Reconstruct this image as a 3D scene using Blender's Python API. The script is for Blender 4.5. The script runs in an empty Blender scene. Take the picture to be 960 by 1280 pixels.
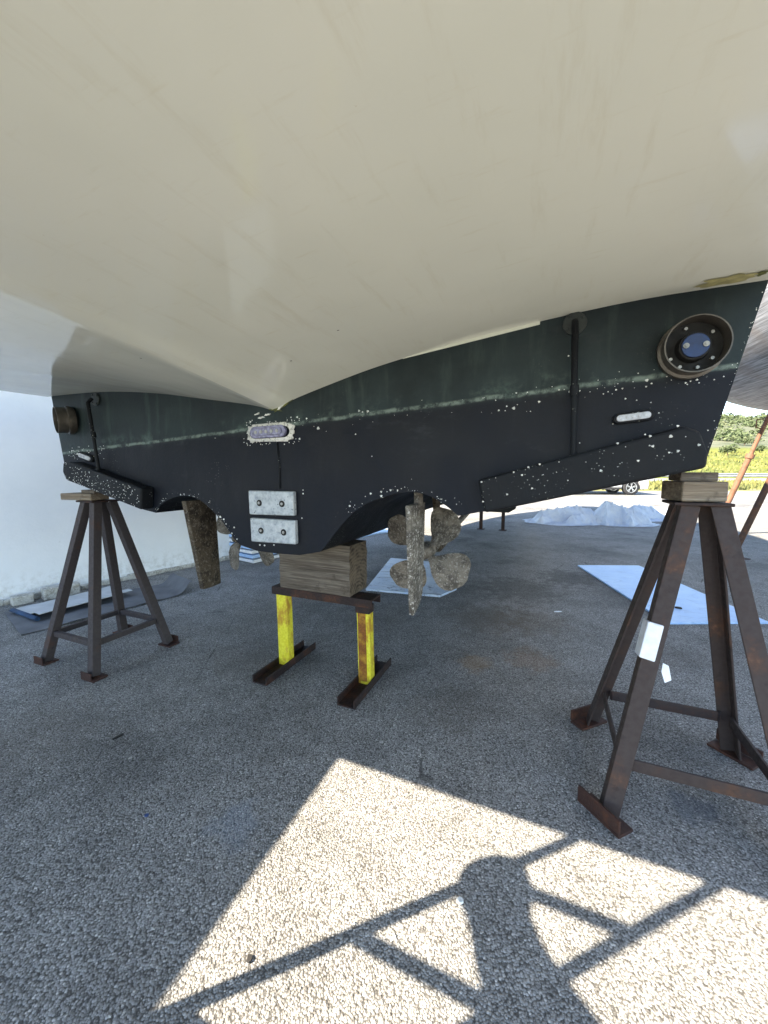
import bpy, bmesh, math, random
from mathutils import Vector, Matrix, noise as mn
R = math.radians
random.seed(7)
SC = bpy.context.scene
COL = SC.collection

# ------------------------------------------------------------------ camera
H, PITCH, F = 1.3, R(6.0), 480.0
cam = bpy.data.cameras.new('camera'); camo = bpy.data.objects.new('camera', cam); COL.objects.link(camo)
camo.location = (0, 0, H); camo.rotation_euler = (R(90) - PITCH, 0, 0)
cam.sensor_fit = 'VERTICAL'; cam.sensor_height = 36.0; cam.lens = 36.0 * F / 1280.0
cam.clip_start = 0.02; cam.clip_end = 3000
SC.camera = camo
# ------------------------------------------------------------------ light
SUN_EL = R(40); sd = Vector((-0.94, -0.35, 0)).normalized() * math.cos(SUN_EL); sd.z = math.sin(SUN_EL)
W = bpy.data.worlds.new('World'); SC.world = W; W.use_nodes = True
nt = W.node_tree; bg = nt.nodes['Background']; sky = nt.nodes.new('ShaderNodeTexSky')
sky.sky_type = 'NISHITA'; sky.sun_disc = False; sky.sun_elevation = SUN_EL
sky.sun_rotation = math.atan2(sd.x, sd.y); sky.air_density = 1.0; sky.dust_density = 0.0; sky.ozone_density = 1.6; sky.altitude = 2200
nt.links.new(sky.outputs[0], bg.inputs[0]); bg.inputs[1].default_value = 0.15
sl = bpy.data.lights.new('sun', 'SUN'); sl.energy = 5.0; sl.angle = R(0.5); sl.color = (1, 0.955, 0.89)
so = bpy.data.objects.new('sun', sl); COL.objects.link(so); so.location = sd * 30
so.rotation_euler = (-sd).to_track_quat('-Z', 'Y').to_euler()
SC.view_settings.view_transform = 'Standard'; SC.view_settings.look = 'None'
SC.view_settings.exposure = 2.35; SC.view_settings.gamma = 1
SC.view_settings.use_white_balance = True; SC.view_settings.white_balance_temperature = 7700
SC.render.engine = 'CYCLES'
SC.cycles.max_bounces = 8; SC.cycles.diffuse_bounces = 5

# ------------------------------------------------------------------ frames
PSI = R(23)
ST = Vector((math.cos(PSI), -math.sin(PSI), 0)); FW = Vector((math.sin(PSI), math.cos(PSI), 0))
K0 = Vector((-0.5636, 2.0, 0))
def BP(s, f, z=0.0): return K0 + ST * s + FW * f + Vector((0, 0, z))

# ------------------------------------------------------------------ mesh helpers
class MB:
    def __init__(self): self.v = []; self.f = []; self.sm = False
    def add(self, vs, fs):
        b = len(self.v); self.v += [tuple(x) for x in vs]; self.f += [[i + b for i in q] for q in fs]; return self
    def box(self, c, s, rot=None):
        c = Vector(c); hx, hy, hz = s[0] / 2, s[1] / 2, s[2] / 2
        vs = [Vector((x, y, z)) for x in (-hx, hx) for y in (-hy, hy) for z in (-hz, hz)]
        if rot is not None: vs = [rot @ v for v in vs]
        return self.add([v + c for v in vs], [[0, 1, 3, 2], [4, 6, 7, 5], [0, 4, 5, 1], [2, 3, 7, 6], [0, 2, 6, 4], [1, 5, 7, 3]])
    def bar(self, a, b, w, h, side=(1, 0, 0), ext=0.0):
        """box bar from a to b, w measured along 'side', h across"""
        a = Vector(a); b = Vector(b); d = (b - a).normalized(); s = Vector(side); s = (s - d * s.dot(d)).normalized(); u = d.cross(s)
        a = a - d * ext; b = b + d * ext
        vs = []
        for p in (a, b):
            for i, j in ((-1, -1), (1, -1), (1, 1), (-1, 1)): vs.append(p + s * (w / 2 * i) + u * (h / 2 * j))
        return self.add(vs, [[0, 3, 2, 1], [4, 5, 6, 7], [0, 1, 5, 4], [1, 2, 6, 5], [2, 3, 7, 6], [3, 0, 4, 7]])
    def prism(self, prof, a, b, side=(1, 0, 0)):
        """2D profile [(x,y)] in (side, d x side) extruded from a to b"""
        a = Vector(a); b = Vector(b); d = (b - a).normalized(); s = Vector(side); s = (s - d * s.dot(d)).normalized(); u = d.cross(s)
        n = len(prof); vs = [p + s * x + u * y for p in (a, b) for x, y in prof]
        return self.add(vs, [list(range(n))[::-1], list(range(n, 2 * n))] + [[i, (i + 1) % n, n + (i + 1) % n, n + i] for i in range(n)])
    def tube(self, pts, r, n=12, caps=True, r2=None):
        pts = [Vector(p) for p in pts]; rings = []
        m = len(pts)
        for i, p in enumerate(pts):
            d = (pts[min(i + 1, m - 1)] - pts[max(i - 1, 0)]).normalized()
            s = d.orthogonal().normalized() if i == 0 else (ls - d * ls.dot(d)).normalized()
            ls = s; u = d.cross(s)
            rr = r[i] if isinstance(r, (list, tuple)) else r
            rings.append([p + (s * math.cos(2 * math.pi * k / n) + u * math.sin(2 * math.pi * k / n)) * rr for k in range(n)])
        vs = [v for q in rings for v in q]; fs = []
        for i in range(m - 1):
            for k in range(n): fs.append([i * n + k, i * n + (k + 1) % n, (i + 1) * n + (k + 1) % n, (i + 1) * n + k])
        if caps: fs += [list(range(n))[::-1], [(m - 1) * n + k for k in range(n)]]
        return self.add(vs, fs)
    def plate(self, poly, z0, z1):
        """horizontal polygon plate"""
        n = len(poly)
        return self.add([(x, y, z0) for x, y in poly] + [(x, y, z1) for x, y in poly],
                        [list(range(n))[::-1], list(range(n, 2 * n))] + [[i, (i + 1) % n, n + (i + 1) % n, n + i] for i in range(n)])
    def vplate(self, poly, f0, f1):
        """polygon in (s,z), extruded along f (local y)"""
        n = len(poly)
        return self.add([(s, f0, z) for s, z in poly] + [(s, f1, z) for s, z in poly],
                        [list(range(n)), list(range(n, 2 * n))[::-1]] + [[(i + 1) % n, i, n + i, n + (i + 1) % n] for i in range(n)])
    def build(self, name, m, parent=None, bevel=0, smooth=False, loc=None, seg=2, sub=0):
        me = bpy.data.meshes.new(name); me.from_pydata(self.v, [], self.f)
        bm = bmesh.new(); bm.from_mesh(me); bmesh.ops.remove_doubles(bm, verts=bm.verts, dist=1e-5)
        bmesh.ops.recalc_face_normals(bm, faces=bm.faces); bm.to_mesh(me); bm.free()
        me.materials.append(m)
        if smooth:
            for p in me.polygons: p.use_smooth = True
            if smooth != 1: me.set_sharp_from_angle(angle=R(smooth))
        o = bpy.data.objects.new(name, me); COL.objects.link(o)
        if parent is not None: o.parent = parent
        if loc is not None: o.location = loc
        if bevel:
            b = o.modifiers.new('bevel', 'BEVEL'); b.width = bevel; b.segments = seg; b.limit_method = 'ANGLE'; b.angle_limit = R(35)
        if sub:
            s = o.modifiers.new('sub', 'SUBSURF'); s.levels = sub; s.render_levels = sub
        return o
def tag(o, label=None, cat=None, group=None, kind=None):
    if label: o['label'] = label
    if cat: o['category'] = cat
    if group: o['group'] = group
    if kind: o['kind'] = kind
    return o
def empty(name, loc, rz=0.0, **k):
    o = bpy.data.objects.new(name, None); COL.objects.link(o); o.location = loc; o.rotation_euler = (0, 0, rz); o.empty_display_size = .1
    return tag(o, **k)
def catmull(pts, n=6):
    out = []; m = len(pts)
    for i in range(m - 1):
        p0 = pts[max(i - 1, 0)]; p1 = pts[i]; p2 = pts[i + 1]; p3 = pts[min(i + 2, m - 1)]
        for k in range(n):
            t = k / n
            out.append(tuple(0.5 * (2 * b + (c - a) * t + (2 * a - 5 * b + 4 * c - d) * t * t + (3 * b - a - 3 * c + d) * t ** 3) for a, b, c, d in zip(p0, p1, p2, p3)))
    out.append(tuple(pts[-1])); return out
def interp(x, pts):
    if x <= pts[0][0]: return pts[0][1]
    for a, b in zip(pts, pts[1:]):
        if x <= b[0]: return a[1] + (b[1] - a[1]) * (x - a[0]) / (b[0] - a[0])
    return pts[-1][1]
def sstep(x, a, b):
    t = min(max((x - a) / (b - a), 0), 1); return t * t * (3 - 2 * t)

# ------------------------------------------------------------------ material helpers
class G:
    def __init__(self, name):
        self.m = bpy.data.materials.new(name); self.m.use_nodes = True; self.t = self.m.node_tree
        self.b = self.t.nodes['Principled BSDF']; self.tc = self.n('TexCoord').outputs['Object']
    def n(self, kind, **k):
        o = self.t.nodes.new('ShaderNode' + kind)
        for a, v in k.items(): setattr(o, a, v)
        return o
    def set(self, sock, v):
        if isinstance(v, bpy.types.NodeSocket): self.t.links.new(v, sock)
        elif isinstance(v, (tuple, list)) and len(v) == 3 and sock.type == 'RGBA': sock.default_value = (*v, 1)
        else: sock.default_value = v
    def noise(self, scale, detail=4, rough=.55, vec=None, dist=0.0):
        o = self.n('TexNoise'); self.set(o.inputs['Scale'], scale); o.inputs['Detail'].default_value = detail
        o.inputs['Roughness'].default_value = rough; o.inputs['Distortion'].default_value = dist
        self.set(o.inputs['Vector'], vec or self.tc); return o.outputs['Fac']
    def voro(self, scale, vec=None, out='Distance', feature='F1', rnd=1.0):
        o = self.n('TexVoronoi'); o.feature = feature; o.inputs['Scale'].default_value = scale; o.inputs['Randomness'].default_value = rnd
        self.set(o.inputs['Vector'], vec or self.tc); return o.outputs[out]
    def map(self, scale=(1, 1, 1), rot=(0, 0, 0), loc=(0, 0, 0)):
        o = self.n('Mapping'); self.set(o.inputs['Vector'], self.tc); o.inputs['Scale'].default_value = scale
        o.inputs['Rotation'].default_value = rot; o.inputs['Location'].default_value = loc; return o.outputs[0]
    def ramp(self, fac, stops, interp='LINEAR'):
        o = self.n('ValToRGB'); r = o.color_ramp; r.interpolation = interp
        while len(r.elements) < len(stops): r.elements.new(.5)
        for e, (p, c) in zip(r.elements, stops):
            e.position = p; e.color = (*c, 1) if isinstance(c, (tuple, list)) else (c, c, c, 1)
        self.set(o.inputs[0], fac); return o.outputs[0]
    def mix(self, fac, a, b, mode='MIX'):
        o = self.n('Mix'); o.data_type = 'RGBA'; o.blend_type = mode
        self.set(o.inputs[0], fac); self.set(o.inputs[6], a); self.set(o.inputs[7], b); return o.outputs[2]
    def math(self, op, a, b=0.0, c=None, clamp=False):
        o = self.n('Math'); o.operation = op; o.use_clamp = clamp; self.set(o.inputs[0], a); self.set(o.inputs[1], b)
        if c is not None: self.set(o.inputs[2], c)
        return o.outputs[0]
    def mr(self, v, a, b, c=0.0, d=1.0, smooth=True):
        o = self.n('MapRange'); o.interpolation_type = 'SMOOTHSTEP' if smooth else 'LINEAR'
        for i, q in enumerate((v, a, b, c, d)): self.set(o.inputs[i], q)
        return o.outputs[0]
    def xyz(self):
        o = self.n('SeparateXYZ'); self.set(o.inputs[0], self.tc); return o.outputs
    def bump(self, h, strength=.3, dist=.01, normal=None):
        o = self.n('Bump'); o.inputs['Strength'].default_value = strength; o.inputs['Distance'].default_value = dist
        self.set(o.inputs['Height'], h)
        if normal is not None: self.set(o.inputs['Normal'], normal)
        return o.outputs[0]
    def out(self, color=None, rough=None, metal=None, normal=None, spec=None, coat=None):
        i = self.b.inputs
        if color is not None: self.set(i['Base Color'], color)
        if rough is not None: self.set(i['Roughness'], rough)
        if metal is not None: self.set(i['Metallic'], metal)
        if normal is not None: self.set(i['Normal'], normal)
        if spec is not None: self.set(i['Specular IOR Level'], spec)
        if coat is not None: i['Coat Weight'].default_value = coat; i['Coat Roughness'].default_value = .06
        return self.m
def simple(name, col, rough=.6, metal=0, var=.25, scale=12, bump=.15):
    g = G(name); n = g.noise(scale, 5); dark = tuple(c * (1 - var) for c in col); light = tuple(min(1, c * (1 + var)) for c in col)
    return g.out(g.ramp(n, [(.3, dark), (.7, light)]), g.mr(n, .3, .7, rough - .08, min(1, rough + .1)), metal, g.bump(g.noise(scale * 6, 4), bump, .004))
def rusty(name, base, rust=(.16, .055, .025), amt=.5, scale=7, rough=.7, paint=None):
    g = G(name); n = g.noise(scale, 7, .65); f = g.noise(scale * 9, 5, .6)
    c = g.mix(g.mr(n, .62 - amt * .4, .78 - amt * .3), base, g.ramp(f, [(.3, tuple(x * .5 for x in rust)), (.55, rust), (.75, tuple(min(1, x * 1.9) for x in rust))]))
    d = g.mr(g.noise(scale * 2.3, 6, .7), .60, .70)
    c = g.mix(g.math('MULTIPLY', d, .45), c, tuple(x * .35 for x in base))
    return g.out(c, g.mr(f, .3, .7, rough - .12, rough + .12), 0.0, g.bump(g.math('ADD', f, g.math('MULTIPLY', n, .6)), .35, .003), .35)

# ------------------------------------------------------------------ materials
def mat_ground():
    g = G('gravel_asphalt'); x, y, z = g.xyz()
    warp = g.n('Mix'); warp.data_type = 'VECTOR'; warp.inputs[0].default_value = .004
    nz = g.n('TexNoise'); nz.inputs['Scale'].default_value = 60; g.set(nz.inputs['Vector'], g.tc)
    g.set(warp.inputs[4], g.tc); g.set(warp.inputs[5], nz.outputs['Color']); vec = warp.outputs[1]
    vc = g.n('TexVoronoi'); vc.inputs['Scale'].default_value = 170; g.set(vc.inputs['Vector'], vec)
    cell = g.n('SeparateColor'); g.set(cell.inputs[0], vc.outputs['Color'])
    d = vc.outputs['Distance']
    stone = g.ramp(cell.outputs[0], [(0, (.10, .095, .088)), (.10, (.22, .213, .200)), (.35, (.30, .293, .278)), (.75, (.37, .366, .352)), (.95, (.46, .456, .440)), (1, (.70, .68, .64))])
    gap = g.math('MULTIPLY', g.mr(d, .42, .78), g.mr(cell.outputs[2], .1, .7, .5, 1.0))
    c = g.mix(gap, stone, (.085, .082, .076))
    pit = g.mr(g.noise(75, 4, .75), .60, .70); c = g.mix(g.math('MULTIPLY', pit, .75), c, (.07, .066, .06))
    fine = g.noise(520, 3); c = g.mix(.4, c, g.ramp(fine, [(.3, .6), (.7, 1.2)]), 'MULTIPLY')
    big = g.noise(.9, 6, .6); c = g.mix(1.0, c, g.ramp(big, [(.32, .55), (.48, .92), (.7, 1.12)]), 'MULTIPLY')
    med = g.noise(5, 5, .65); c = g.mix(.6, c, g.ramp(med, [(.32, .72), (.6, 1.08)]), 'MULTIPLY')
    # stains with a shape of their own: (x, y, radius, colour, strength)
    nn = g.noise(9, 5, .65)
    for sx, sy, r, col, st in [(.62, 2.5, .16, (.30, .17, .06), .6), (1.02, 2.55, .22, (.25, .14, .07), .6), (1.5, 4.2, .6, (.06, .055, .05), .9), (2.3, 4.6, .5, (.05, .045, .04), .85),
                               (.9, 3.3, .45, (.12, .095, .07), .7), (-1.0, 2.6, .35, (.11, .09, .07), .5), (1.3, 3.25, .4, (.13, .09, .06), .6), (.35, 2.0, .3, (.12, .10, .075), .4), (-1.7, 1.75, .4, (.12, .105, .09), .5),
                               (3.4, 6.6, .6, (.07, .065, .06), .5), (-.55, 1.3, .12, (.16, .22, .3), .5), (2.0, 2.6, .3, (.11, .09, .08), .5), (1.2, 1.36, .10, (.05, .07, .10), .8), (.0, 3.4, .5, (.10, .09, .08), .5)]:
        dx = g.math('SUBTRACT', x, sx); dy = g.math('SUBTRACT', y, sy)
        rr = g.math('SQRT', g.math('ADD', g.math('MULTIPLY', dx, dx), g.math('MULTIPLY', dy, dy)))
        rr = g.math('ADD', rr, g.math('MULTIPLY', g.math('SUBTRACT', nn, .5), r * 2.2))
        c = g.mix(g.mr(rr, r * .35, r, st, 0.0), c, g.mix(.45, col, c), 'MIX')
    # hairline cracks and paint drips
    cr = g.voro(1.1, g.map((1, 1, 1), (0, 0, .4)), 'Distance', 'DISTANCE_TO_EDGE'); crn = g.math('MULTIPLY', g.mr(g.math('ADD', cr, g.math('MULTIPLY', g.math('SUBTRACT', med, .5), .05)), .0, .006, 1.0, 0.0), g.mr(big, .5, .62)); c = g.mix(g.math('MULTIPLY', crn, .7), c, (.05, .048, .045))
    dr = g.mr(g.noise(33, 2, .5), .735, .76); c = g.mix(g.math('MULTIPLY', dr, .5), c, (.03, .03, .03))
    h = g.math('SUBTRACT', g.math('ADD', g.math('MULTIPLY', g.mr(d, .25, .8, 1.0, 0.0), .6), g.math('MULTIPLY', cell.outputs[1], .8)), g.math('MULTIPLY', pit, .8))
    return g.out(c, .85, 0, g.bump(h, .75, .005), .25)
M = {}
M['ground'] = mat_ground()

def mat_gelcoat():
    g = G('beige_gelcoat'); n = g.noise(1.1, 4, .5); f = g.noise(55, 4, .7)
    c = g.ramp(n, [(.3, (.68, .70, .62)), (.5, (.72, .735, .655)), (.7, (.76, .77, .695))])
    spk = g.math('MULTIPLY', g.mr(f, .735, .76), g.mr(g.noise(2.2, 3), .45, .65)); c = g.mix(g.math('MULTIPLY', spk, .6), c, (.33, .27, .14))
    st = g.noise(9, 5, .6, g.map((1, 6, 1), (0, 0, .6))); c = g.mix(g.math('MULTIPLY', g.mr(st, .58, .78), .22), c, (.55, .49, .34))
    drip = g.noise(4, 6, .7, g.map((5, .7, 1), (0, 0, .1))); c = g.mix(g.math('MULTIPLY', g.mr(drip, .52, .72), .20), c, (.52, .47, .33)); scr = g.mr(g.noise(3, 8, .8, g.map((1, 22, 1), (0, 0, .9)), .4), .66, .69); c = g.mix(g.math('MULTIPLY', scr, .3), c, (.82, .81, .74))
    b = g.bump(g.noise(2.6, 2, .5), .30, .02); b = g.bump(g.noise(240, 2), .05, .0008, b)
    return g.out(c, g.mr(g.noise(3, 5, .6), .35, .7, .06, .15), 0, b, .5)
M['gelcoat'] = mat_gelcoat()

def mat_transom():
    g = G('antifouling_paint'); x, y, z = g.xyz()
    wob = g.math('MULTIPLY', g.math('SUBTRACT', g.noise(7, 5, .6), .5), .03)
    dl = g.math('ADD', g.math('SUBTRACT', z, g.math('ADD', 1.532, g.math('MULTIPLY', x, .057))), wob)
    streak = g.noise(6, 6, .6, g.map((2.2, 1, .35))); blot = g.noise(2.3, 6, .6)
    up = g.mix(g.mr(blot, .35, .65), (.008, .0145, .017), (.021, .034, .037))
    up = g.mix(g.math('MULTIPLY', g.mr(streak, .52, .72), .55), up, (.040, .064, .060))
    up = g.mix(g.math('MULTIPLY', g.mr(g.noise(14, 6, .7), .60, .75), .5), up, (.02, .022, .018))
    lo = g.mix(g.mr(blot, .35, .7), (.0028, .0039, .0075), (.0055, .0080, .0142))
    lo = g.mix(g.math('MULTIPLY', g.mr(streak, .55, .75), .5), lo, (.013, .016, .022))
    c = g.mix(g.mr(dl, -.030, .014), lo, up)
    ln = g.math('MULTIPLY', g.mr(g.math('ABSOLUTE', g.math('SUBTRACT', dl, .0)), .002, .013, 1.0, 0.0), g.mr(g.noise(16, 6, .7), .38, .6))
    c = g.mix(g.math('MULTIPLY', ln, .6), c, (.24, .31, .27))
    sm = g.math('MULTIPLY', g.mr(g.math('ABSOLUTE', g.math('SUBTRACT', dl, .02)), .0, .07, 1.0, 0.0), g.mr(g.noise(5, 6, .7), .5, .7))
    c = g.mix(g.math('MULTIPLY', sm, .45), c, (.12, .18, .155))
    # tiny pale specks, thicker below the line on the starboard side
    v = g.voro(70); sp = g.math('MULTIPLY', g.mr(v, .10, .17, 1.0, 0.0), g.mr(g.noise(3.3, 3), .56, .68))
    sp = g.math('MULTIPLY', sp, g.mr(dl, -.02, .03, .6, 0.1)); flk = g.math('MULTIPLY', g.mr(g.noise(26, 7, .75), .63, .66), g.mr(g.math('ABSOLUTE', g.math('ADD', dl, .02)), .0, .12, .7, 0.0)); c = g.mix(flk, c, (.002, .002, .003)); c = g.mix(g.math('MULTIPLY', g.mr(g.noise(1.7, 7, .75, g.map((1, 1, 2.2))), .56, .70), .35), c, (.038, .044, .052))
    c = g.mix(g.math('MULTIPLY', sp, .75), c, (.30, .32, .30))
    lip = g.math('MULTIPLY', g.math('GREATER_THAN', g.math('SUBTRACT', z, g.math('MULTIPLY_ADD', x, .118, 1.7035)), 0.0), g.math('MULTIPLY', g.math('GREATER_THAN', x, .7), g.math('LESS_THAN', x, 1.25))); c = g.mix(lip, c, (.62, .64, .55))
    bm = g.bump(g.noise(45, 5, .65), .35, .004); bm = g.bump(streak, .12, .01, bm)
    return g.out(c, g.mr(blot, .3, .7, .45, .65), 0, bm, .22)
M['transom'] = mat_transom()
def mat_black():
    g = G('black_antifouling'); blot = g.noise(4, 6, .65)
    c = g.mix(g.mr(blot, .35, .7), (.003, .0040, .0062), (.007, .0092, .0122))
    v = g.voro(85); sp = g.math('MULTIPLY', g.mr(v, .11, .2, 1.0, 0.0), g.mr(g.noise(9, 4), .52, .62)); c = g.mix(g.math('MULTIPLY', sp, .8), c, (.35, .38, .36))
    return g.out(c, g.mr(blot, .3, .7, .5, .7), 0, g.bump(g.noise(60, 5, .7), .5, .004), .22)
M['black'] = mat_black()
def mat_foul(name, a, b, spots, sc=60):
    g = G(name); n = g.noise(14, 7, .68); v = g.voro(sc); w = g.noise(70, 5, .7)
    c = g.mix(g.mr(n, .38, .62), a, b); c = g.mix(g.math('MULTIPLY', g.mr(w, .52, .64), .8), c, spots)
    c = g.mix(g.math('MULTIPLY', g.mr(v, .12, .24, 1.0, 0.0), .5), c, spots)
    return g.out(c, .8, 0, g.bump(g.math('ADD', w, n), .7, .006), .3)
M['prop'] = mat_foul('fouled_bronze', (.075, .064, .052), (.20, .172, .14), (.36, .33, .285))
M['rudder'] = mat_foul('fouled_rudder', (.03, .022, .015), (.085, .065, .045), (.20, .175, .14), 80)
M['stbrudder'] = mat_foul('barnacled_rudder', (.065, .058, .048), (.17, .155, .13), (.58, .56, .52), 130)
def mat_barn():
    g = G('barnacle_shell'); return g.out(g.ramp(g.noise(60), [(.3, (.35, .37, .36)), (.6, (.78, .79, .76))]), .8)
M['barnacle'] = mat_barn()
def mat_zinc():
    g = G('zinc'); n = g.noise(28, 7, .7); c = g.ramp(n, [(.30, (.22, .25, .28)), (.48, (.40, .44, .47)), (.7, (.56, .59, .60))])
    pit = g.mr(g.voro(55), .12, .3, 1.0, 0.0); c = g.mix(g.math('MULTIPLY', pit, g.mr(g.noise(11), .45, .6)), c, (.12, .14, .17))
    return g.out(c, .6, .35, g.bump(g.noise(50, 6, .7), .8, .004), .5)
M['zinc'] = mat_zinc()
M['flange'] = simple('painted_flange', (.016, .024, .024), .5, 0, .5, 40)
M['steel'] = simple('dull_steel', (.30, .30, .29), .45, .7, .35, 30)
M['hole'] = simple('dark_recess', (.015, .014, .013), .8, 0, .3)
M['exh'] = simple('exhaust_steel', (.10, .09, .078), .45, .5, .5, 12)
M['exh_in'] = simple('exhaust_black', (.004, .004, .0045), .75, 0, .4, 30)  # near-black inside both exhausts, also the port flap
M['blue'] = simple('blue_flap', (.007, .032, .11), .5, 0, .35, 25)
M['lens'] = simple('light_lens', (.42, .43, .46), .15, 0, .3, 60)
M['lens_lilac'] = simple('violet_lens', (.19, .19, .30), .2, 0, .4, 60)
M['caulk'] = mat_foul('flaking_sealant', (.62, .62, .58), (.72, .71, .68), (.10, .10, .09), 70)
M['moss'] = simple('green_slime', (.10, .11, .025), .7, 0, .6, 60)
M['brown_rust'] = rusty('purple_brown_steel', (.042, .030, .028), (.085, .042, .027), .25, 5)
M['grey_rust'] = rusty('grey_brown_steel', (.050, .040, .040), (.09, .042, .028), .12, 6)
M['dark_rust'] = rusty('dark_rusted_steel', (.022, .013, .012), (.07, .028, .016), .4, 11)
M['foot_rust'] = rusty('red_rusted_foot', (.040, .018, .014), (.085, .032, .018), .4, 14)
M['orange_rust'] = rusty('orange_prop_steel', (.20, .095, .06), (.15, .07, .04), .45, 6)
M['darkpole'] = rusty('dark_prop_steel', (.07, .04, .03), (.14, .06, .03), .4, 8)
def mat_yellow():
    g = G('chipped_yellow_paint'); n = g.noise(13, 7, .7, g.map((1, 1, .45))); f = g.noise(60, 5, .7)
    c = g.mix(g.mr(f, .4, .62), (.62, .53, .02), (.74, .67, .06))
    c = g.mix(g.math('MULTIPLY', g.mr(n, .48, .62), .85), c, (.40, .17, .015)); c = g.mix(g.mr(n, .65, .72), c, (.13, .05, .02))
    c = g.mix(g.mr(f, .69, .74), c, (.10, .06, .03))
    return g.out(c, .55, 0, g.bump(n, .5, .003))
M['yellow'] = mat_yellow()
M['run'] = rusty('orange_rust_run', (.42, .22, .025), (.22, .075, .015), .75, 16)
def mat_wood(name, dark, mid, light, endax=0):
    g = G(name); x, y, z = g.xyz()
    gr = g.noise(5, 7, .65, g.map((.6, 9, 16)), .6); fine = g.noise(40, 5, .7, g.map((.25, 3, 6)))
    c = g.ramp(gr, [(.28, dark), (.5, mid), (.72, light)]); c = g.mix(.5, c, g.ramp(fine, [(.3, .45), (.65, 1.2)]), 'MULTIPLY')
    c = g.mix(g.mr(g.noise(6, 6, .7), .58, .72), c, tuple(q * .45 for q in mid))
    return g, c, gr, fine
def wood(name, dark, mid, light):
    g, c, gr, fine = mat_wood(name, dark, mid, light)
    return g.out(c, .85, 0, g.bump(g.math('ADD', gr, fine), .7, .006), .25)
M['wood'] = wood('weathered_timber', (.05, .040, .032), (.14, .113, .088), (.26, .225, .185))
M['pale_wood'] = wood('split_timber', (.09, .066, .046), (.21, .163, .118), (.33, .275, .21))
def mat_endgrain():
    g = G('timber_end_grain'); v = g.map((1, 1, 1)); w = g.n('TexWave'); w.wave_type = 'RINGS'; w.rings_direction = 'X'
    w.inputs['Scale'].default_value = 14; w.inputs['Distortion'].default_value = 6; w.inputs['Detail'].default_value = 3; g.set(w.inputs['Vector'], v)
    n = g.noise(12, 7, .7); c = g.mix(g.mr(n, .4, .65), (.16, .125, .09), (.045, .035, .027)); c = g.mix(g.math('MULTIPLY', w.outputs['Fac'], .4), c, (.27, .22, .16))
    return g.out(c, .9, 0, g.bump(g.math('ADD', n, g.noise(45, 5, .7)), 1.0, .012), .2)
M['endgrain'] = mat_endgrain()
def mat_wall():
    g = G('white_plaster'); x, y, z = g.xyz(); n = g.noise(2.2, 6, .65); f = g.noise(14, 6, .7)
    c = g.ramp(n, [(.3, (.80, .82, .83)), (.7, (.87, .885, .89))])
    base = g.math('MULTIPLY', g.mr(z, .02, .38, 1.0, 0.0), g.mr(f, .42, .66)); c = g.mix(g.math('MULTIPLY', base, .5), c, (.40, .38, .32))
    c = g.mix(g.math('MULTIPLY', g.mr(f, .66, .72), g.mr(z, .1, 1.2, .8, .1)), c, (.45, .44, .40))
    return g.out(c, .85, 0, g.bump(g.math('ADD', g.noise(30, 5), g.math('MULTIPLY', n, 2.0)), .3, .006))
M['wall'] = mat_wall()
M['kerb'] = mat_foul('stained_mortar', (.30, .28, .24), (.52, .50, .45), (.68, .67, .63), 30)
def mat_board(name, a, b, ink):
    g = G(name); n = g.noise(3.2, 6, .65); c = g.mix(g.mr(n, .35, .65), a, b)
    s = g.noise(3.0, 9, .85, g.map((1, 2.2, 1), (0, 0, .5)), 1.5); c = g.mix(g.math('MULTIPLY', g.mr(s, .53, .58), .8), c, ink)
    s2 = g.noise(30, 6, .75); c = g.mix(g.math('MULTIPLY', g.mr(s2, .62, .72), .5), c, (.30, .36, .42))
    return g.out(c, .42, 0, g.bump(s2, .15, .002), .5)
M['board'] = mat_board('painted_board', (.40, .52, .68), (.55, .64, .74), (.04, .08, .16))
M['board2'] = mat_board('pale_blue_board', (.33, .52, .80), (.42, .60, .84), (.28, .44, .68))
M['board_edge'] = simple('dark_board_edge', (.05, .05, .055), .8)
M['carpet'] = simple('grey_carpet', (.125, .13, .14), .95, 0, .3, 6, .5)
M['carpet_light'] = simple('pale_mat_back', (.46, .48, .49), .85, 0, .15, 5, .3)
M['carpet_blue'] = simple('blue_mat_face', (.02, .06, .13), .8, 0, .3, 9, .3)
def mat_tarp():
    g = G('white_tarpaulin'); n = g.noise(4, 6, .6)
    return g.out(g.ramp(n, [(.3, (.42, .50, .62)), (.7, (.60, .64, .68))]), .4, 0, g.bump(g.noise(16, 6, .65, None, .6), .9, .03), .4)
M['tarp'] = mat_tarp()
M['grit'] = simple('loose_grit', (.34, .325, .30), .85, 0, .5, 25)
M['tape'] = simple('white_tape', (.70, .74, .80), .35, 0, .12, 30, .3)
M['bluepaint'] = simple('blue_paint_mark', (.02, .06, .2), .6, 0, .3, 50)
M['carpaint'] = simple('silver_car_paint', (.55, .56, .57), .25, .3, .04, 3, .0)
M['tyre'] = simple('tyre_rubber', (.022, .022, .024), .8)
M['rim'] = simple('alloy_rim', (.55, .56, .58), .3, .8, .1)
M['glass'] = simple('dark_glass', (.02, .025, .03), .08, 0, .1, 3, 0)
M['lamp'] = simple('headlamp_glass', (.6, .62, .64), .1, 0, .1, 30, 0)
M['galv'] = simple('galvanised_rail', (.38, .40, .42), .5, .4, .2, 5)
M['road'] = simple('road_asphalt', (.16, .16, .16), .85, 0, .2, 2)
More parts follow.
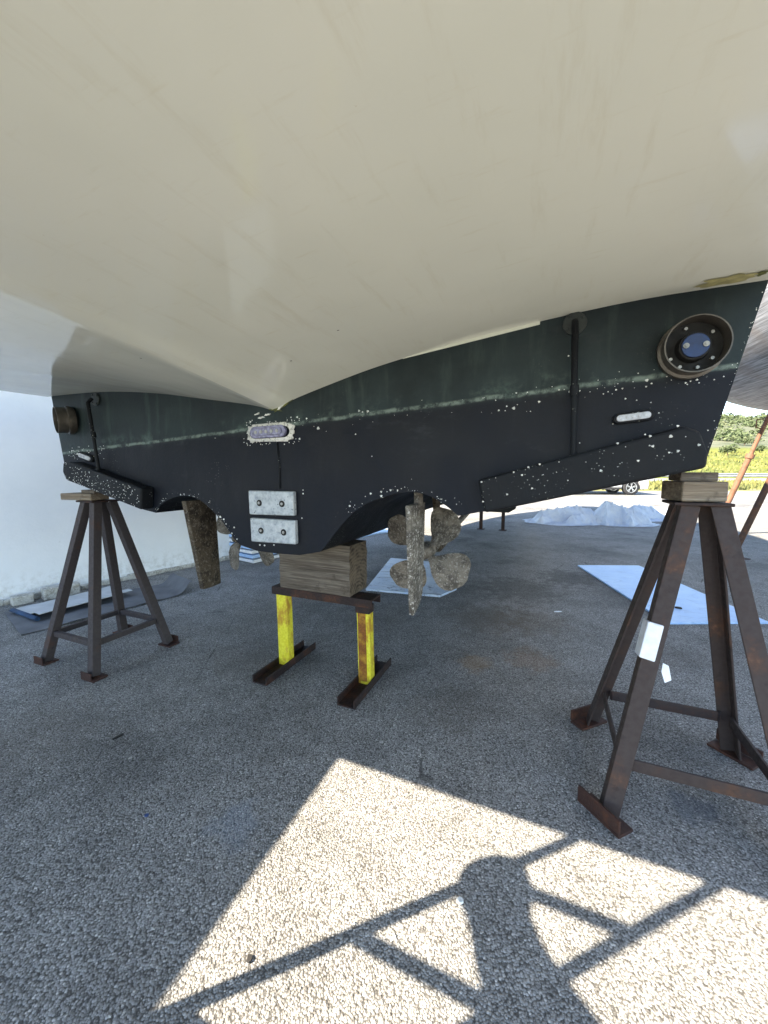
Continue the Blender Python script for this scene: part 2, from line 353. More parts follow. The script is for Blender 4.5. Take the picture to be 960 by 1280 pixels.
def mat_field():
    g = G('grass_field'); x, y, z = g.xyz(); n = g.noise(.12, 8, .7, g.map((1, .45, 1))); f = g.noise(1.3, 6, .75)
    c = g.ramp(n, [(.34, (.045, .07, .02)), (.48, (.115, .125, .028)), (.66, (.20, .185, .035))]); c = g.mix(g.mr(f, .4, .68), c, (.14, .17, .05))
    hill = g.ramp(g.noise(.16, 8, .75), [(.35, (.06, .08, .05)), (.52, (.12, .13, .09)), (.7, (.18, .175, .13))])
    c = g.mix(g.mr(g.math('ADD', z, g.math('MULTIPLY', n, 3)), 7.5, 9.5), c, hill)
    c = g.mix(g.mr(g.math('ADD', z, g.math('MULTIPLY', f, .25)), .62, .9, 1.0, 0.0), c, g.ramp(f, [(.35, (.12, .13, .05)), (.6, (.26, .24, .12))]))
    return g.out(c, .95, 0, g.bump(f, .6, .3), .1)
M['field'] = mat_field()
def mat_scrub():
    g = G('scrub_foliage'); oi = g.n('ObjectInfo'); n = g.noise(.35, 4)
    return g.out(g.ramp(n, [(.3, (.05, .075, .035)), (.55, (.10, .125, .065)), (.75, (.17, .18, .11))]), .85, 0, None, .15)
M['scrub'] = mat_scrub()
def mat_nb():
    g = G('worn_grey_antifouling'); s = g.noise(9, 7, .65, g.map((5.0, .22, 5.0), (0, 0, R(-14)))); n = g.noise(2, 6, .6)
    c = g.ramp(s, [(.36, (.07, .077, .088)), (.5, (.20, .21, .235)), (.66, (.36, .37, .40))]); c = g.mix(g.math('MULTIPLY', g.mr(n, .45, .65), .5), c, (.16, .13, .115))
    return g.out(c, .42, 0, g.bump(s, .2, .01), .5)
M['nb'] = mat_nb()
M['nbtop'] = simple('white_topsides', (.75, .76, .77), .25, 0, .03, 3, 0)

# ------------------------------------------------------------------ ground, road, terrain
def gz(y):
    return 0.0 if y <= 10.5 else (y - 10.5) * .0235
mb = MB(); xs = [-120, -60, -30, -12, 0, 12, 30, 60, 120]; ys = [-120, -50, -20, 0, 10.5, 21]
mb.add([(x, y, gz(y)) for y in ys for x in xs], [[j * 9 + i, j * 9 + i + 1, (j + 1) * 9 + i + 1, (j + 1) * 9 + i] for j in range(5) for i in range(8)])
tag(mb.build('ground', M['ground']), kind='structure')
PR = [(20.8, .20), (21.3, .27), (24, .32), (30, .50), (36, .66), (37, .9), (60, 3.3), (95, 7.2), (140, 15), (200, 27), (270, 39), (340, 43), (700, 46), (1500, 46)]
def tz(x, y):
    z = interp(y, PR)
    if y > 36: z += (mn.noise(Vector((x * .03, y * .03, 0))) * .6 + mn.noise(Vector((x * .008, y * .008, 3))) * 2.2) * sstep(y, 40, 200)
    return z
ty = [20.8, 21.3, 22.5, 24, 27, 30, 33, 36, 37] + [37 + 4 * i for i in range(1, 20)] + [113 + 9 * i for i in range(1, 28)] + [420, 520, 700, 1000, 1500]
tx = [-700, -400, -250, -180] + [-130 + 9 * i for i in range(45)] + [330, 420, 600, 900, 1400]
mb = MB(); nx = len(tx)
mb.add([(x, y, tz(x, y)) for y in ty for x in tx], [[j * nx + i, j * nx + i + 1, (j + 1) * nx + i + 1, (j + 1) * nx + i] for j in range(len(ty) - 1) for i in range(nx - 1)])
tag(mb.build('hillside', M['field'], smooth=True), kind='structure')
mb = MB(); mb.add([(-120, 30.3, .535), (180, 30.3, .535), (180, 35.7, .675), (-120, 35.7, .675)], [[0, 1, 2, 3]])
tag(mb.build('road', M['road']), kind='structure')
mb = MB(); mb.add([(-120, 34.9, .662), (180, 34.9, .662), (180, 35.05, .666), (-120, 35.05, .666)], [[0, 1, 2, 3]])
mb.build('road_line', M['nbtop'])['kind'] = 'structure'
# grass tufts along the edge of the lot and on the field
def leafmass(mb, c, r, n, size, sq=.8):
    for _ in range(n):
        a = random.uniform(0, 6.283); u = random.uniform(-.25, 1); q = math.sqrt(max(0, 1 - u * u)) * random.uniform(.55, 1.08)
        p = Vector((c[0] + r * q * math.cos(a), c[1] + r * q * math.sin(a), c[2] + r * sq * u * random.uniform(.8, 1.1)))
        d1 = Vector((random.uniform(-1, 1), random.uniform(-1, 1), random.uniform(-.6, .9))).normalized() * size * random.uniform(.6, 1.3); d2 = d1.cross(Vector((random.uniform(-1, 1), random.uniform(-1, 1), random.uniform(-1, 1)))).normalized() * size * random.uniform(.4, .8)
        mb.add([p - d1, p + d2, p + d1, p - d2], [[0, 1, 2, 3]])
mb = MB()
for i in range(1150):
    y = random.uniform(108, 320); x = y * random.uniform(.25, 1.25)
    r = random.uniform(.5, 1.9) * (1 + (y - 100) / 250)
    leafmass(mb, (x, y, tz(x, y) + r * .25), r, 34, r * .28)
tag(mb.build('hillside_scrub', M['scrub']), 'low grey green scrub covering the far hillside', 'scrub', kind='stuff')
mb = MB()
for i in range(7000):
    y = random.uniform(21.4, 29.8) if i % 2 else random.uniform(36.2, 75); x = y * random.uniform(.25, 1.2)
    h = random.uniform(.06, .22) * (1 + y / 60); z = tz(x, y); w = .02 + y * .0012
    a = random.uniform(0, 3.14); dx, dy = math.cos(a) * w * 2, math.sin(a) * w * 2
    mb.add([(x - dx, y - dy, z), (x + dx, y + dy, z), (x + random.uniform(-.1, .1), y, z + h)], [[0, 1, 2]])
def mat_tuft():
    g = G('tuft_grass'); n = g.noise(.4, 4); return g.out(g.ramp(n, [(.35, (.07, .09, .03)), (.6, (.17, .165, .05))]), .9)
tag(mb.build('verge_grass', mat_tuft()), 'yellow green grass tufts beside the road', 'grass', kind='stuff')
# distinct bushes on the field
for k, (px, y, r, lab) in enumerate([(905, 66, 1.5, 'rounded olive green bush nearest the boat stand'), (944, 74, 1.1, 'small dark bush on the yellow field, left of the leaning prop'),
                                (826, 95, 2.0, 'broad dark bush on the slope above the parked car'), (925, 100, 1.9, 'wide bush at the foot of the far hillside')]):
    x = (px - 480) / 480 * y; t = empty('bush', (x, y, tz(x, y)), label=lab, cat='bush', group='bushes on the grassy field')
    m1 = MB(); m1.tube([(0, 0, -.1), (.05, 0, r * .5), (.1, .1, r)], [.09, .06, .02], 6); m1.build('stem', M['darkpole'], t)
    m2 = MB()
    for j in range(5): leafmass(m2, (random.uniform(-.5, .5) * r, random.uniform(-.5, .5) * r, r * random.uniform(.3, .8)), r * random.uniform(.4, .65), 120, r * .11)
    m2.build('crown', M['scrub'], t)
# guard rail
t = empty('guard_rail', (0, 30.0, 0), label='long galvanised guard rail along the road before the yellow field', cat='guard rail')
mb = MB(); prof = [(-.15, 0), (-.08, .04), (0, 0), (.08, .04), (.15, 0), (.15, .012), (.08, .052), (0, .012), (-.08, .052), (-.15, .012)]
mb.prism(prof, (-40, 0, 1.03), (90, 0, 1.03), (0, 0, 1)); mb.build('rail', M['galv'], t)
for i in range(0, 33):
    mb = MB(); mb.box((-40 + i * 4.0, .09, .8), (.1, .06, .66)); mb.build('post', M['galv'], t)

# ------------------------------------------------------------------ white building on the left
WA, WB = Vector((-3.75 - .714 * 5.5, 3.63 - 5.5, 0)), Vector((-2.30, 5.66, 0))
wd = (WB - WA).normalized(); wn = Vector((-wd.y, wd.x, 0)); L = (WB - WA).length
bt = empty('white_building', WA, math.atan2(wd.y, wd.x), label='plain white plastered building with a stained foot, left of the boat', cat='building')
LT = L - 2.9
mb = MB(); mb.box(((L + LT) / 2, 2.0, 1.75), (L - LT, 4.0, 3.5)); mb.build('wall', M['wall'], bt, .01)
mb = MB(); mb.box((LT / 2 - .002, 2.0, 2.85), (LT, 4.004, 5.7)); mb.build('added_shade_wall', M['wall'], bt, .01)  # unseen taller block, added to shade the ground left of the sunlit patch
mb = MB(); mb.box(((L + LT) / 2 + .055, 2.0, 3.55), (L - LT, 4.1, .1)); mb.build('roof', M['kerb'], bt, .01)
mb = MB(); mb.box((LT / 2, 2.0, 5.75), (LT + .1, 4.1, .1)); mb.build('added_shade_wall_roof', M['kerb'], bt, .01)  # roof of the added shading block
mb = MB(); nseg = 60
for i in range(nseg):
    a0 = L * i / nseg; a1 = L * (i + 1) / nseg; d = .035 + .03 * abs(mn.noise(Vector((i * .7, 0, 0)))) ; h = .05 + .05 * abs(mn.noise(Vector((i * .5, 3, 0))))
    mb.box(((a0 + a1) / 2, -d / 2 - .003, h / 2), (a1 - a0, d, h))
mb.build('plinth', M['kerb'], bt, .008)
mb = MB(); mb.box((L - 2.05, -.13, .06), (.30, .12, .12)); mb.box((L - 2.35, -.11, .045), (.16, .1, .09)); 
tag(mb.build('mortar_block', M['kerb'], None, .01, loc=WA), 'mossy mortar blocks left on the ground at the white wall', 'block').rotation_euler = (0, 0, math.atan2(wd.y, wd.x))
# stack of white ribbed panels at the wall's end
pt = empty('panel_stack', (-2.12, 6.25, 0), R(-35), label='low stack of white ribbed panels past the white wall end', cat='panel stack')
for i in range(7):
    mb = MB(); mb.box((.3 - i * .012, 0, .03 + i * .065), (.9, 1.2, .045)); mb.build('panel', M['board2'] if i % 2 else M['nbtop'], pt, .004)

# ------------------------------------------------------------------ the motor yacht
Y = empty('motor_yacht', K0, -PSI, label='big beige motor yacht on stands, dark antifouled transom seen from below its stern overhang', cat='yacht')
TOP = catmull([(-1.905, 1.822), (-1.495, 1.814), (-1.176, 1.796), (-.82, 1.757), (-.503, 1.706), (-.24, 1.664), (-.121, 1.642), (-.03, 1.618)], 4) + \
      catmull([(0.0, 1.613), (.06, 1.628), (.15, 1.663), (.45, 1.738), (.612, 1.772), (.82, 1.808), (1.029, 1.838), (1.25, 1.862), (1.567, 1.887), (1.905, 1.890)], 4)
def tunnel(pts): return catmull(pts, 5)
BOT = [(-1.80, 1.24), (-1.40, 1.148), (-1.026, 1.062)] + tunnel([(-.918, 1.047), (-.885, 1.085), (-.841, 1.114), (-.74, 1.150), (-.636, 1.158), (-.54, 1.135), (-.47, 1.093), (-.395, 1.035), (-.338, .977), (-.30, .93), (-.255, .895)]) + \
      [(-.14, .872), (0, .868), (.14, .872), (.263, .899)] + tunnel([(.290, .925), (.357, 1.006), (.41, 1.065), (.468, 1.117), (.54, 1.158), (.612, 1.185), (.69, 1.205), (.748, 1.210), (.81, 1.200), (.858, 1.181), (.915, 1.145), (.957, 1.112)]) + \
      [(1.047, 1.133), (1.40, 1.22), (1.784, 1.318)]
outl = BOT + TOP[::-1]
# refined border for chips
mb = MB(); n = len(outl); mb.add([(s, 0, z) for s, z in outl], [list(range(n))])
tr = mb.build('transom', M['transom'], Y)
bm = bmesh.new(); bm.from_mesh(tr.data); bmesh.ops.triangulate(bm, faces=bm.faces); bm.to_mesh(tr.data); bm.free()
# hull sections
def section(f):
    w = interp(f, [(0, 1), (5.0, 1), (6.5, .93), (8, .76), (9.2, .52), (10.4, .20), (11.0, .02)])
    rise = interp(f, [(0, 0), (6.5, 0), (8, .05), (9.5, .35), (10.4, .9), (11.0, 1.9)])
    tf = 1 - sstep(f, .9, 2.0); out = []
    for s, z in BOT:
        zv = .868 + .21 * abs(s) + (.25 - .21) * (abs(s) if s > 0 else 0) + .02 * (1 if abs(s) > .2 else 0)
        zz = z * tf + zv * (1 - tf)
        out.append((s * w, zz + rise * (1 - .3 * abs(s) / 1.9)))
    zl, zr = out[0][1], out[-1][1]
    fl = 1 + .0 * f
    L_ = [(-1.99 * max(w, .12) ** .8, 3.0 + .04 * f), (-1.97 * max(w, .08) ** .85, 2.4), (-1.905 * w, max(1.83, zl + .05))]
    R_ = [(1.905 * w, max(1.89, zr + .05)), (1.97 * max(w, .08) ** .85, 2.4), (1.99 * max(w, .12) ** .8, 3.0 + .04 * f)]
    return L_ + out + R_
stn = [0, .3, .6, .9, 1.2, 1.5, 1.8, 2.1, 3, 4, 5, 6, 6.75, 7.5, 8.25, 9, 9.6, 10.2, 10.6, 11.0]
secs = [section(f) for f in stn]; m = len(secs[0])
def strip(i0, i1, mat, name):
    b = MB(); w_ = i1 - i0 + 1
    b.add([(s, f, z) for f, q in zip(stn, secs) for s, z in q[i0:i1 + 1]], [[j * w_ + i, j * w_ + i + 1, (j + 1) * w_ + i + 1, (j + 1) * w_ + i] for j in range(len(stn) - 1) for i in range(w_ - 1)])
    return b
nb_ = len(BOT)
strip(2, m - 3, M['black'], 'x').build('hull_bottom', M['black'], Y, smooth=40)
b = strip(0, 2, None, ''); b2 = strip(m - 3, m - 1, None, ''); b.add(b2.v, b2.f)
# deck closing
w2 = [(q[0], q[-1]) for q in secs]
b.add([(s, f, z) for f, (a_, c_) in zip(stn, w2) for s, z in (a_, c_)], [[2 * j, 2 * j + 1, 2 * j + 3, 2 * j + 2] for j in range(len(stn) - 1)])
b.build('topsides', M['gelcoat'], Y, smooth=40)
# overhang (moulded swim platform) : underside lofts from the transom edge, flattening aft
PT, FE = 2.02, -1.68
def under(s, f):
    zt = interp(s, TOP); x = -f / 1.55
    w = 1 - max(0, 1 - x) ** 1.5 if x < 1 else 1
    flat = 1.80 + .055 * sstep(s, .3, 1.95) - .012 * (1 - abs(s) / 1.9)
    return zt * (1 - w) + flat * w
ss = [s for s, z in TOP]; ss = sorted(set([round(s, 4) for s in ss])); ss[0] = -1.905; ss[-1] = 1.905
ss = [-1.95] + ss + [1.95]
ff = [0, -.04, -.1, -.2, -.3, -.42, -.55, -.7, -.85, -1.0, -1.15, -1.3, -1.45, -1.6, FE]
mb = MB(); k = len(ss)
mb.add([(s, f, under(s, f)) for f in ff for s in ss], [[j * k + i, j * k + i + 1, (j + 1) * k + i + 1, (j + 1) * k + i] for j in range(len(ff) - 1) for i in range(k - 1)])
und = mb.build('overhang_underside', M['gelcoat'], Y, smooth=12)
# skirt and deck of the platform
mb = MB()
edge = [(-1.95, f) for f in ff] + [(s, FE) for s in ss[1:-1]] + [(1.95, f) for f in ff[::-1]]
e = len(edge); mb.add([(s, f, under(s, f)) for s, f in edge] + [(s, f, PT) for s, f in edge], [[i, i + 1, e + i + 1, e + i] for i in range(e - 1)])
mb.add([(-1.95, 0, PT), (1.95, 0, PT), (1.95, FE, PT), (-1.95, FE, PT)], [[0, 1, 2, 3]])
mb.build('platform_rim', M['gelcoat'], Y)
mb = MB(); mb.box((-1.60, (FE - 3.3) / 2, 1.91), (.70, 3.3 + FE - .006, .2)); mb.build('added_shade_slab', M['gelcoat'], Y, .02)  # unseen slab added so its edge casts the sunlit patch's left border
mb = MB(); mb.box((0, -.03, 2.53), (3.86, .06, .98)); mb.build('aft_bulkhead', M['gelcoat'], Y, .01)
mb = MB(); mb.vplate([(-1.6, 3.03), (1.6, 3.03), (1.35, 4.5), (-1.35, 4.5)], .8, 6.8); cb = mb.build('cabin', M['gelcoat'], Y, .08)
for sgn in (-1, 1):
    for j in range(3):
        mb = MB(); f0 = 1.2 + j * 1.75; mb.add([(sgn * 1.545, f0, 3.45), (sgn * 1.545, f0 + 1.5, 3.45), (sgn * 1.42, f0 + 1.5, 4.2), (sgn * 1.42, f0, 4.2)], [[0, 1, 2, 3]]); mb.build('window', M['glass'], cb)
for (a0, a1, dz_) in ():
    P_ = [(s_, z_ + .002) for s_, z_ in TOP if a0 <= s_ <= a1]; Q_ = [(s_, z_ - .002 - dz_ * sstep(s_, a0, a0 + (a1 - a0) * .8)) for s_, z_ in P_]
    mb = MB(); mb.vplate(P_ + Q_[::-1], -.003, -.0005); mb.build('paint_lip', M['gelcoat'], Y)
# chafed strip / slime where the ridge meets the transom
def blob(name, mat, c, rs, rz_, th, parent, n=26, jag=.3, seed=0, ang=0.0):
    b = MB(); v0 = []; 
    for i in range(n):
        a = 2 * math.pi * i / n; q = 1 + jag * mn.noise(Vector((math.cos(a) * 2.5, math.sin(a) * 2.5, seed * 3.1)))
        u_, w_ = rs * q * math.cos(a), rz_ * q * math.sin(a); v0.append((c[0] + u_ * math.cos(ang) - w_ * math.sin(ang), c[1] + u_ * math.sin(ang) + w_ * math.cos(ang)))
    b.vplate(v0, -th, -.001); return b.build(name, mat, parent, 0)
for k_, (cs, cz, rs, rz_, mt, an) in enumerate([(-.03, 1.630, .075, .008, 'moss', -.3), (.08, 1.640, .085, .009, 'moss', .45), (.015, 1.6165, .028, .008, 'moss', .1), (.055, 1.628, .028, .005, 'barnacle', .6), (-.10, 1.598, .014, .004, 'barnacle', .3), (-.075, 1.578, .02, .005, 'barnacle', .0), (-.035, 1.590, .018, .004, 'barnacle', .1)]):
    blob('slime_patch' if mt == 'moss' else 'paint_flake', M[mt], (cs, cz), rs, rz_, .004 + .0007 * k_, Y, jag=.7, seed=k_, ang=an)
# slime patch on underside at starboard edge
def under_patch(name, mat, s0, f0, rs, rf, seed, th=.003):
    b = MB(); n = 30; ring = []
    for i in range(n):
        a = 2 * math.pi * i / n; q = 1 + .55 * mn.noise(Vector((math.cos(a) * 2.2, math.sin(a) * 2.2, seed * 1.7)))
        ring.append((s0 + rs * q * math.cos(a), f0 + rf * q * math.sin(a)))
    vs = [(s, f, under(s, min(f, -.001)) - th) for s, f in ring] + [(s0, f0, under(s0, f0) - th)]
    b.add(vs, [[i, (i + 1) % n, n] for i in range(n)]); return b.build(name, mat, Y)
g_ = simple('yellow_stain', (.36, .33, .16), .5, 0, .35, 40)
under_patch('stain', g_, 1.79, -.06, .075, .035, 1); under_patch('stain', M['moss'], 1.86, -.075, .012, .02, 2, .004)
for (s_, f_) in [(.35, -.32), (-.1, -.62), (.62, -.42)]:
    under_patch('scuff', M['hole'], s_, f_, random.uniform(.002, .005), random.uniform(.002, .004), s_ * 9, .002)

# trim tabs
def tab(poly, f0, lab):
    b = MB(); b.vplate(poly, f0, -.002); return b.build('trim_tab', M['black'], Y, .012, seg=3)
def tabz(t, x): return t
tabR = tab([(1.075, 1.137), (1.77, 1.312), (1.772, 1.36), (1.745, 1.43), (1.70, 1.448), (1.046, 1.268)], -.075, '')
tabR['label'] = 'flat starboard trim tab dotted with white barnacle rings'
tabL = tab([(-1.66, 1.245), (-.935, 1.072), (-.915, 1.203), (-1.60, 1.366), (-1.675, 1.36), (-1.69, 1.30)], -.085, '')
tabL['label'] = 'port trim tab seen end on, thickly speckled with barnacles'
for (s0, z0, s1, z1) in ((1.368, 1.835, 1.384, 1.33), (-1.41, 1.765, -1.366, 1.29)):
    rd = MB(); rd.tube([(s0, -.03, z0), (s0, -.055, z0 - .03), (s1, -.045, z1)], [.011, .012, .010], 10); rd.tube([(s0 + (s1 - s0) * .45, -.05, z0 + (z1 - z0) * .45), (s0 + (s1 - s0) * .52, -.049, z0 + (z1 - z0) * .52)], .016, 10)
    rd = rd.build('actuator_rod', M['black'], Y, smooth=40)
    fl = MB(); fl.tube([(s0, -.001, z0), (s0, -.012, z0)], .040, 24); 
    for i in range(4):
        a = i * math.pi / 2 + .6; fl.tube([(s0 + .030 * math.cos(a), -.011, z0 + .033 * math.sin(a)), (s0 + .030 * math.cos(a), -.018, z0 + .033 * math.sin(a))], .006, 6)
    fl.build('rod_flange', M['flange'], rd, .002)
    cl = MB(); cl.box((s1, -.04, z1 + .01), (.035, .05, .035)); cl.build('rod_clevis', M['black'], rd, .004)

# pixel on the photo -> position on the transom plane
def T(px, py, off=0.0):
    x = (px - 480) / F; y = -(py - 640) / F
    d = Vector((x, math.cos(PITCH) + y * math.sin(PITCH), -math.sin(PITCH) + y * math.cos(PITCH)))
    C = Vector((0, 0, H)); P = K0 - FW * off; t_ = (P - C).dot(FW) / d.dot(FW); w = C + d * t_
    return (w - K0).dot(ST), w.z
# exhausts
def exhaust(b0, b1, off, r, lab, fm='blue'):
    a = Vector((b0[0], -.0, b0[1])); c = Vector((b1[0], -off, b1[1])); d = (c - a).normalized()
    n = 40; s = Vector((1, 0, 0)); s = (s - d * s.dot(d)).normalized(); u = d.cross(s)
    ring = lambda p, rr: [p + (s * math.cos(2 * math.pi * i / n) + u * math.sin(2 * math.pi * i / n)) * rr for i in range(n)]
    m_ = MB(); rs = [ring(a - d * .01, r * 1.0), ring(a + d * .01, r * 1.10), ring(a + d * .03, r * 1.10), ring(a + d * .034, r * 1.0), ring(c - d * .014, r), ring(c - d * .011, r * 1.02), ring(c, r * 1.02), ring(c, r * .975), ring(a + d * .02, r * .95)]
    m_.add([v for q in rs for v in q], [[j * n + i, j * n + (i + 1) % n, (j + 1) * n + (i + 1) % n, (j + 1) * n + i] for j in range(len(rs) - 1) for i in range(n)])
    ex = m_.build('exhaust_outlet', M['exh'], Y, smooth=35); ex['label'] = lab
    f_ = MB(); q = ring(a + d * .022, r * .95); q2 = ring(a + d * .03, r * .95); f_.add(q + q2, [list(range(n)), list(range(n, 2 * n))[::-1]]); f_.build('flange', M['exh_in'], ex)
    t_ = MB(); t_.tube([a + d * .031, a + d * .06], [r * .55, r * .50], 28); t_.build('flap_seat', M['exh_in'], ex, .002)
    p_ = MB(); p_.tube([a + d * .061, a + d * .067], r * .43, 28); p_.build('flap', M[fm], ex, .002)
    for sx in (-1, 1):
        w_ = MB(); pp = a + s * (sx * r * .30) + u * (.0) + d * .066; w_.tube([pp, pp + d * .006], .0085, 12); w_.tube([pp + d * .006, pp + d * .010], .0045, 6); w_.build('screw', M['steel'], ex)
    for i in range(6):
        an = math.radians([35, 75, 118, 152, 250, 318][i]); pp = a + (s * math.cos(an) - u * math.sin(an)) * (r * .76) + d * .030
        w_ = MB(); w_.tube([pp, pp + d * .01], .0055, 6); w_.build('bolt', M['steel'], ex)
    return ex
exhaust(T(872.5, 429, .085), T(872.5, 429, .085), .085, .086, 'starboard exhaust outlet with a blue flap held by two screws')
exhaust((-1.685, 1.646), (-1.715, 1.640), .085, .084, 'port exhaust outlet seen from the side', 'exh_in')

# underwater lights
def stadium(cs, cz, a, h, ang=0.0, n=10):
    out = []
    for sg in (1, -1):
        for i in range(n + 1):
            t_ = -math.pi / 2 + math.pi * i / n; x = sg * (a - h) + sg * h * math.cos(t_); z = sg * h * math.sin(t_)
            out.append((cs + x * math.cos(ang) - z * math.sin(ang), cz + x * math.sin(ang) + z * math.cos(ang)))
    return out
def light(cs, cz, a, h, ang, lens, body, th=.02, crust=False):
    b_ = MB(); b_.vplate(stadium(cs, cz, a, h, ang), -th, -.001); o = b_.build('underwater_light', M[body], Y, .004)
    l_ = MB(); l_.vplate(stadium(cs, cz, a * .84, h * .62, ang), -th - .006, -th + .001); l_.build('lens', M[lens], o, .003)
    for i in range(5):
        q = MB(); x = (i - 2) * a * .3; px_, pz_ = cs + x * math.cos(ang), cz + x * math.sin(ang); q.tube([(px_, -th - .005, pz_), (px_, -th - .009, pz_)], h * .30, 10); q.build('emitter', M['lens' if lens == 'lens' else 'steel'], o, .001)
    return o
lo_ = light(-.028, 1.503, .112, .030, .02, 'lens_lilac', 'lens_lilac', .022); lo_['label'] = 'centre underwater light ringed by flaking white sealant'
# crusty sealant ring
def ringblob(cs, cz, a, h, jag, th, seed, n=64):
    b_ = MB(); o_, i_ = [], []
    base = stadium(cs, cz, a, h, .02, 31)
    for k2, (x, z) in enumerate(base):
        q = jag * mn.noise(Vector((x * 60, z * 60, seed))) * .016 + jag * mn.noise(Vector((x * 170, z * 170, seed))) * .010; dx_, dz_ = x - cs, z - cz; ll = math.hypot(dx_ * .3, dz_) + 1e-6; o_.append((x + dx_ * .3 / ll * q, z + dz_ / ll * q)); i_.append((cs + (x - cs) * .86, cz + (z - cz) * .62))
    n_ = len(o_); vs = [(x, -.002, z) for x, z in o_] + [(x, -th, z) for x, z in o_] + [(x, -th * 1.2, z) for x, z in i_]
    b_.add(vs, [[j * n_ + i, j * n_ + (i + 1) % n_, (j + 1) * n_ + (i + 1) % n_, (j + 1) * n_ + i] for j in range(2) for i in range(n_)]); return b_
ringblob(-.022, 1.500, .148, .047, .9, .010, 1.3).build('sealant', M['caulk'], lo_, smooth=True)
l2 = light(1.568, 1.491, .062, .019, .10, 'lens', 'black', .018); l2['label'] = 'small underwater light with a clear lens above the starboard tab'
l3 = light(-1.55, 1.398, .075, .022, -.25, 'lens', 'black', .02); l3['label'] = 'small underwater light above the port tab'
# centre seam under the light
mb = MB(); mb.tube([(.02, -.0, 1.45), (.03, -.002, 1.32), (.03, 0, 1.215)], .006, 8); mb.build('weld_seam', M['black'], Y, smooth=True)
mb = MB()
# anodes
for j, (zc, off) in enumerate(((1.137, 0), (.991, .006))):
    zc_h = .064
    mb = MB(); mb.vplate([(-.154 + off, zc - zc_h), (.132 + off, zc - zc_h + .005), (.134 + off - .003, zc + zc_h), (-.157 + off, zc + zc_h)], -.032, -.001)
    an = mb.build('anode_plate', M['zinc'], Y, .007, seg=3); an['label'] = ['upper', 'lower'][j] + ' grey zinc anode plate with two bolt holes'
    for sx in (-.083, .062):
        q = MB(); q.tube([(sx + off, -.030, zc), (sx + off, -.0335, zc)], .017, 18); hh = q.build('bolt_hole', M['hole'], an)
        q = MB(); q.tube([(sx + off, -.0336, zc), (sx + off, -.038, zc)], .008, 6); q.build('bolt', M['steel'], hh, .001)

# rudders
def rudder(s, top, bot, z0, z1, mat, lab, th=.022, tilt=0.0, slant=0.0):
    b_ = MB(); n = 9; vs = []
    for lv, (z, (f0, f1), ds) in enumerate(((z1, top, 0), ((z0 + z1) / 2, tuple((a + b) / 2 for a, b in zip(top, bot)), tilt / 2), (z0, bot, tilt))):
        for i in range(n): t_ = i / (n - 1); vs.append((s + ds + th * (.35 + .65 * math.sin(math.pi * min(t_ * .75 + .25, 1))), f0 + (f1 - f0) * t_, z + (slant * t_ if lv == 2 else 0)))
        for i in range(n): t_ = 1 - i / (n - 1); vs.append((s + ds - th * (.35 + .65 * math.sin(math.pi * min(t_ * .75 + .25, 1))), f0 + (f1 - f0) * t_, z + (slant * t_ if lv == 2 else 0)))
    m2 = 2 * n; b_.add(vs, [[j * m2 + i, j * m2 + (i + 1) % m2, (j + 1) * m2 + (i + 1) % m2, (j + 1) * m2 + i] for j in range(2) for i in range(m2)] + [list(range(m2)), list(range(2 * m2, 3 * m2))[::-1]])
    o = b_.build('rudder', M[mat], Y, .003, smooth=40); o['label'] = lab
    q = MB(); fc = (top[0] + top[1]) / 2 + .03; q.tube([(s, fc, z1 - .01), (s, fc, z1 + .25)], .022, 14); q.build('rudder_stock', M['prop'], o, smooth=40)
rudder(.735, (-.02, .23), (.04, .20), .625, 1.15, 'stbrudder', 'pale barnacled starboard rudder seen edge on', .015, .0, .06)
rudder(-.70, (.02, .25), (.12, .27), .555, 1.125, 'rudder', 'brown fouled port rudder')

# propellers
def propeller(s, f, z, rot, hand, lab):
    p = empty('propeller', (s, f, z)); p.parent = Y; p['label'] = lab
    h = MB(); h.tube([(0, -.10, 0), (0, -.09, 0), (0, -.05, 0), (0, .06, 0), (0, .08, 0)], [.010, .026, .040, .050, .050], 20); h.build('hub', M['prop'], p, smooth=40)
    for kx in range(4):
        base = rot + kx * math.pi / 2; b_ = MB(); U, V = 12, 9; vs = []
        for side in (0, 1):
            for iu in range(U + 1):
                u = iu / U; r = .035 + .255 * u
                hw = r * .74 * (1 - .25 * u) * (math.sqrt(max(.015, 1 - ((u - .45) / .55) ** 3.2)) if u > .45 else 1)
                pit = math.atan2(.115, max(r, .09)) * hand
                for iv in range(V + 1):
                    v = (iv / V * 2 - 1); c_ = v * hw * (1 + .18 * v * hand) + (.03 * u * u) * hand
                    th = .006 * (1 - .6 * u) * (1 - v * v * .85) * (1 if side else -1)
                    ax = c_ * math.sin(pit) + th * math.cos(pit); ta = c_ * math.cos(pit) - th * math.sin(pit)
                    ang = base + ta / max(r, .11); vs.append((r * math.cos(ang), ax + .02 * u, r * math.sin(ang)))
        ID = lambda sd_, iu, iv: sd_ * (U + 1) * (V + 1) + iu * (V + 1) + iv
        fs = []
        for sd_ in (0, 1):
            for iu in range(U):
                for iv in range(V): fs.append([ID(sd_, iu, iv), ID(sd_, iu + 1, iv), ID(sd_, iu + 1, iv + 1), ID(sd_, iu, iv + 1)])
        for iu in range(U):
            for iv in (0, V): fs.append([ID(0, iu, iv), ID(0, iu + 1, iv), ID(1, iu + 1, iv), ID(1, iu, iv)])
        for iv in range(V):
            for iu in (0, U): fs.append([ID(0, iu, iv), ID(0, iu, iv + 1), ID(1, iu, iv + 1), ID(1, iu, iv)])
        b_.add(vs, fs); b_.build('blade', M['prop'], p, smooth=50)
    return p
propeller(.655, .5, .835, R(48), 1, 'starboard four bladed bronze propeller behind its rudder')
propeller(-.70, .5, .835, R(62), -1, 'port bronze propeller mostly hidden behind the keel')
